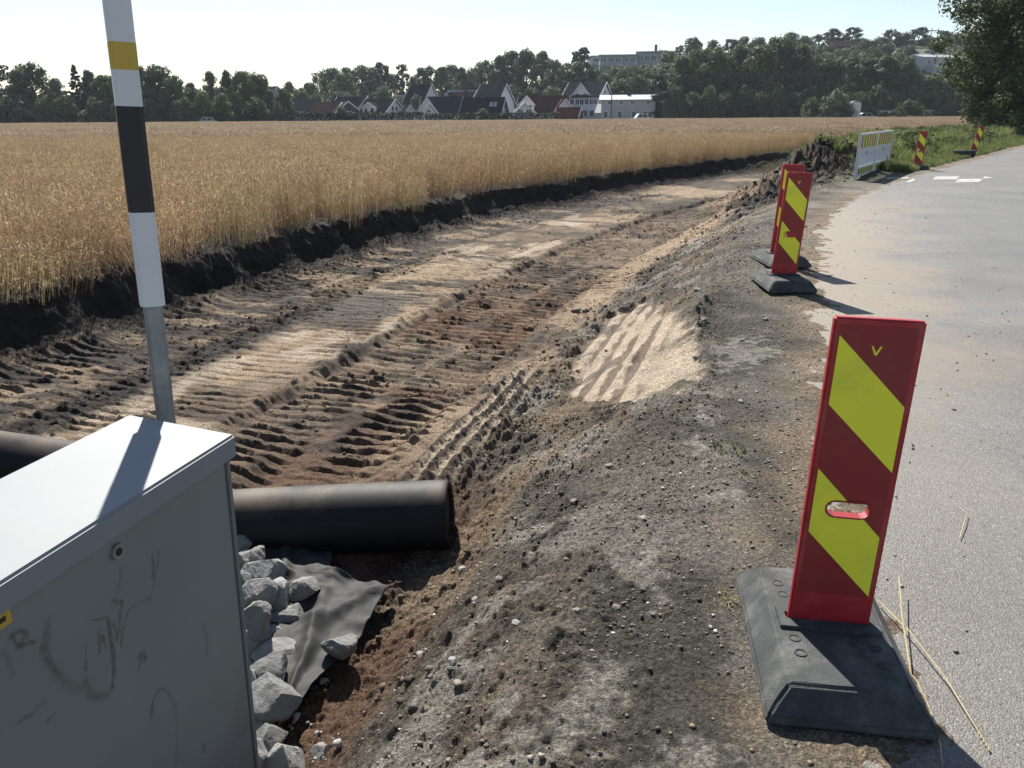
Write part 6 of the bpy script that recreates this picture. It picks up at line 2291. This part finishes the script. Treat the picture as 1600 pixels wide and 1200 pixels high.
def flat_building(px, Y, zb, L, D, h, yaw, label, cols, extra=None, wall=None, zdown=5.0):
    p = at(px, 178, Y)
    root = empty('flat_roofed_building', (p.x, Y, zb), R(yaw))
    tag(root, label, 'building', 'buildings on the hill')
    wall = wall or concrete
    MB().box(-L / 2, L / 2, -D / 2, D / 2, -zdown, h).build('wall', wall, root)
    rf = MB().box(-L / 2 - 0.5, L / 2 + 0.5, -D / 2 - 0.8, D / 2 + 0.5, h, h + 0.45).build('roof', RLG, root)
    for k in range(cols):
        u = -L / 2 + (k + 0.5) * L / cols
        window(root, 'f', u, h * 0.56, L / cols * 0.72, h * 0.42, L, D)
    MB().box(-L / 2 - 0.6, L / 2 + 0.6, -D / 2 - 2.2, -D / 2, -0.5, -0.1).build('balcony', wall, root)
    if extra:
        extra(root, rf, L, D, h)
    return root


def chim_pipe(root, rf, L, D, h):
    MB().box(-1.0, 0.0, -1, 0, h + 0.45, h + 3.0).build('chimney', CHIM, rf)
    MB().tube([(0.9, 0, h + 0.4), (0.9, 0, h + 5.0)], 0.06, 6).build('antenna', CHIM, rf)


flat_building(962, 318, at(962, 103, 318).z, 13.5, 9, 3.2, -4, 'left wing of the flat roofed concrete building on the hill', 5)
flat_building(1022, 322, at(1022, 102, 322).z, 15, 9, 4.2, -8, 'right wing of the flat roofed concrete building with chimney and antenna', 6, chim_pipe)
flat_building(929, 330, at(929, 101, 330).z, 4.5, 6, 2.6, 6, 'small end block of the flat roofed building beside the pine', 1)
house(1325, 338, 26, 9, 1.2, 3.4, 3, MBR, RBR, 'low brown roof stretching along the crest', (), ((0.1, 0),), zb=at(1325, 74, 338).z - 1.2)
rt = house(1443, 300, 15, 8, 3.6, 4.6, 16, MG, RLG, 'grey terrace house on the hillside left of the roadside tree', [('f', x_, 2.1, 1.4, 1.3) for x_ in (-4.6, -2.2, 0.6, 2.6, 4.6)], ((0.0, 0.0),), zb=at(1450, 108, 300).z)
MB().box(-5.5, 6.5, -7.4, -4.02, -2.6, 0.9).build('balcony', MG, rt)
for k in range(3):
    MB().box(-5.3 + k * 5.6, -5.0 + k * 5.6, -7.3, -7.0, -6.0, -2.6).build('post', TRIM, rt)
rt = house(1462, 322, 14, 7, 2.8, 3.8, 14, MG, RGR, 'second grey house higher on the hillside above the terrace house', [('f', 0, 1.6, 1.4, 1.2)], (), zb=at(1462, 95, 322).z)

# ---- cars, shed, lamp posts, pylon
car_white = plain('car_white', (0.75, 0.76, 0.77), 0.25, 0.03, 2)
tyre_m = plain('tyre', (0.02, 0.02, 0.02), 0.8)
rim_m = plain('wheel_rim', (0.4, 0.4, 0.42), 0.3, metal=0.8)
lamp_m = plain('headlight', (0.7, 0.72, 0.75), 0.15)


def car(px, Y, yaw, label, tall=1.5):
    p = at(px, 178, Y)
    root = empty('parked_car', (p.x, Y, 0.0), R(yaw))
    tag(root, label, 'car')
    L = 4.3
    body_p = [(-2.15, 0.3), (2.12, 0.3), (2.15, 0.62), (2.0, 0.82), (1.05, 0.95), (-2.05, 0.98), (-2.15, 0.7)]
    MB().prism(body_p, -0.86, 0.86).build('body', car_white, root, bevel=0.04)
    MB().prism([(1.0, 0.95), (0.35, tall), (-1.3, tall + 0.02), (-2.0, 0.98)], -0.72, 0.72).build('cabin', car_white, root, bevel=0.05)
    for sg in (-1, 1):
        MB().prism([(0.8, 0.99), (0.28, tall - 0.07), (-0.45, tall - 0.06), (-0.45, 0.99)], sg * 0.722, sg * 0.732).build('window', GLASS, root)
        MB().prism([(-0.55, 0.99), (-0.55, tall - 0.06), (-1.25, tall - 0.06), (-1.8, 1.0)], sg * 0.722, sg * 0.732).build('window', GLASS, root)
        for x_ in (-1.35, 1.3):
            w_ = MB().tube([(x_, sg * 0.70, 0.32), (x_, sg * 0.90, 0.32)], 0.32, 18).build('wheel', tyre_m, root)
            MB().tube([(x_, sg * 0.89, 0.32), (x_, sg * 0.905, 0.32)], 0.19, 14).build('rim', rim_m, w_)
        MB().box(2.08, 2.16, sg * 0.75 - 0.15, sg * 0.75 + 0.12, 0.58, 0.74).build('headlight', lamp_m, root)
    return root


car(1006, 184, 12, 'white car parked in front of the grey house, roof showing over the wheat', 1.75)
car(720, 186, 60, 'white car parked between the two hedges', 1.6)
car(327, 177, 8, 'white car roof showing below the airy trees on the left', 1.65)
car(1356, 181, 0, 'white car half hidden behind the wheat below the hillside house', 1.6)

p = at(1335, 178, 181)
sh = empty('garden_shed', (p.x, 181, 0), R(-12))
tag(sh, 'small white round topped shed right of the pale shrub', 'shed')
arc = [(-1.0, 0), (1.0, 0), (1.0, 3.4)] + [(math.cos(R(a_)) * 1.0, 3.4 + math.sin(R(a_)) * 0.5) for a_ in (30, 60, 90, 120, 150)] + [(-1.0, 3.4)]
MB().prism(arc, -1.0, 1.0).build('wall', MW, sh)
MB().box(-0.45, 0.45, -1.06, -1.002, 0.0, 2.1).build('door', MG, sh)
MB().prism([(-1.1, 3.4)] + [(math.cos(R(a_)) * 1.1, 3.46 + math.sin(R(a_)) * 0.56) for a_ in (150, 120, 90, 60, 30)] + [(1.1, 3.4), (1.1, 3.46)] + [(math.cos(R(a_)) * 1.1, 3.54 + math.sin(R(a_)) * 0.58) for a_ in (30, 60, 90, 120, 150)] + [(-1.1, 3.46)], -1.1, 1.1).build('roof', RLG, sh)
p = at(1415, 178, 183)
w_ = empty('boundary_wall', (p.x, 183, 0), 0)
tag(w_, 'pale low wall at the foot of the dark wood', 'wall')
MB().box(-6, 6, -0.15, 0.15, -0.2, 2.0).build('wall_face', MG, w_)
MB().box(-6.1, 6.1, -0.22, 0.22, 2.0, 2.12).build('coping', RLG, w_)


def lamp(px, Y, top, label, arm=1.2):
    p = at(px, 178, Y)
    zt = at(px, top, Y).z
    root = empty('street_lamp', (p.x, Y, 0), 0)
    tag(root, label, 'street lamp')
    MB().tube([(0, 0, 0), (0, 0, zt)], [0.16, 0.09], 8).build('post', CHIM, root)
    MB().tube([(0, 0, zt - 0.1), (-arm * 0.5, 0, zt + 0.1), (-arm, 0, zt + 0.12)], 0.05, 6).build('arm', CHIM, root)
    MB().box(-arm - 0.5, -arm + 0.1, -0.15, 0.15, zt + 0.02, zt + 0.2).build('lamp_head', RLG, root)


lamp(1373, 178, 134, 'street lamp standing in front of the dark wood on the right', 0.5)
lamp(955, 188, 143, 'dark lamp post between the white villa and the grey house', 0.6)

p = at(1441, 178, 380)
zt = at(1441, 44, 380).z
zb = float(hill_z(p.x, 380))
py_ = empty('power_pylon', (p.x, 380, zb), R(10))
tag(py_, 'slender twin legged power pylon on the hilltop', 'pylon')
hh_ = zt - zb
for x_ in (-1.5, 1.5):
    MB().tube([(x_ * 1.2, 0, 0), (x_, 0, hh_)], [0.22, 0.14], 6).build('leg', RGR, py_)
MB().box(-3.4, 3.4, -0.12, 0.12, hh_ - 1.2, hh_ - 0.9).build('crossarm', RGR, py_)
for x_ in (-3.0, 0, 3.0):
    MB().tube([(x_, 0, hh_ - 1.2), (x_, 0, hh_ - 2.2)], 0.10, 6).build('insulator', RGR, py_)

# ================================================================== AIR
HAZE = 0.00015
if HAZE:
    mb = MB().box(-560, 640, -60, 830, -2.2, 70)
    hz = mb.mesh('haze')
    m = bpy.data.materials.new('air')
    m.use_nodes = True
    nt = m.node_tree
    for n_ in list(nt.nodes):
        nt.nodes.remove(n_)
    pv = nt.nodes.new('ShaderNodeVolumePrincipled')
    pv.inputs['Color'].default_value = (0.80, 0.88, 1.0, 1)
    pv.inputs['Density'].default_value = HAZE
    pv.inputs['Anisotropy'].default_value = 0.2
    ou = nt.nodes.new('ShaderNodeOutputMaterial')
    nt.links.new(pv.outputs[0], ou.inputs['Volume'])
    tag(link('haze', hz, m), 'thin summer haze in the air over field and hill', 'haze', kind='stuff')

# ================================================================== LABELS
# look-alikes that only their place tells apart are counted from the left of the picture
ORD = 'zero first second third fourth fifth sixth seventh eighth ninth tenth eleventh twelfth thirteenth fourteenth fifteenth sixteenth seventeenth eighteenth nineteenth twentieth'.split()
ORD += ['twenty-' + w_ for w_ in ORD[1:10]] + ['thirtieth']
bpy.context.view_layer.update()
inv = co.matrix_world.inverted()
same = {}
for o in COL.objects:
    if o.parent is None and 'label' in o.keys() and o.get('kind') not in ('stuff', 'structure'):
        same.setdefault(o['label'], []).append(o)


def place_x(o):
    pts = [o.matrix_world @ Vector(c_) for c_ in o.bound_box] if o.type == 'MESH' else [o.matrix_world.translation]
    c_ = sum((Vector(q_) for q_ in pts), Vector()) / len(pts)
    v_ = inv @ c_
    return v_.x / -v_.z


for lab, os_ in same.items():
    if len(os_) > 1:
        for k, o in enumerate(sorted(os_, key=place_x)):
            o['label'] = lab + ', %s from the left' % (ORD[k + 1] if k + 1 < len(ORD) else str(k + 1))
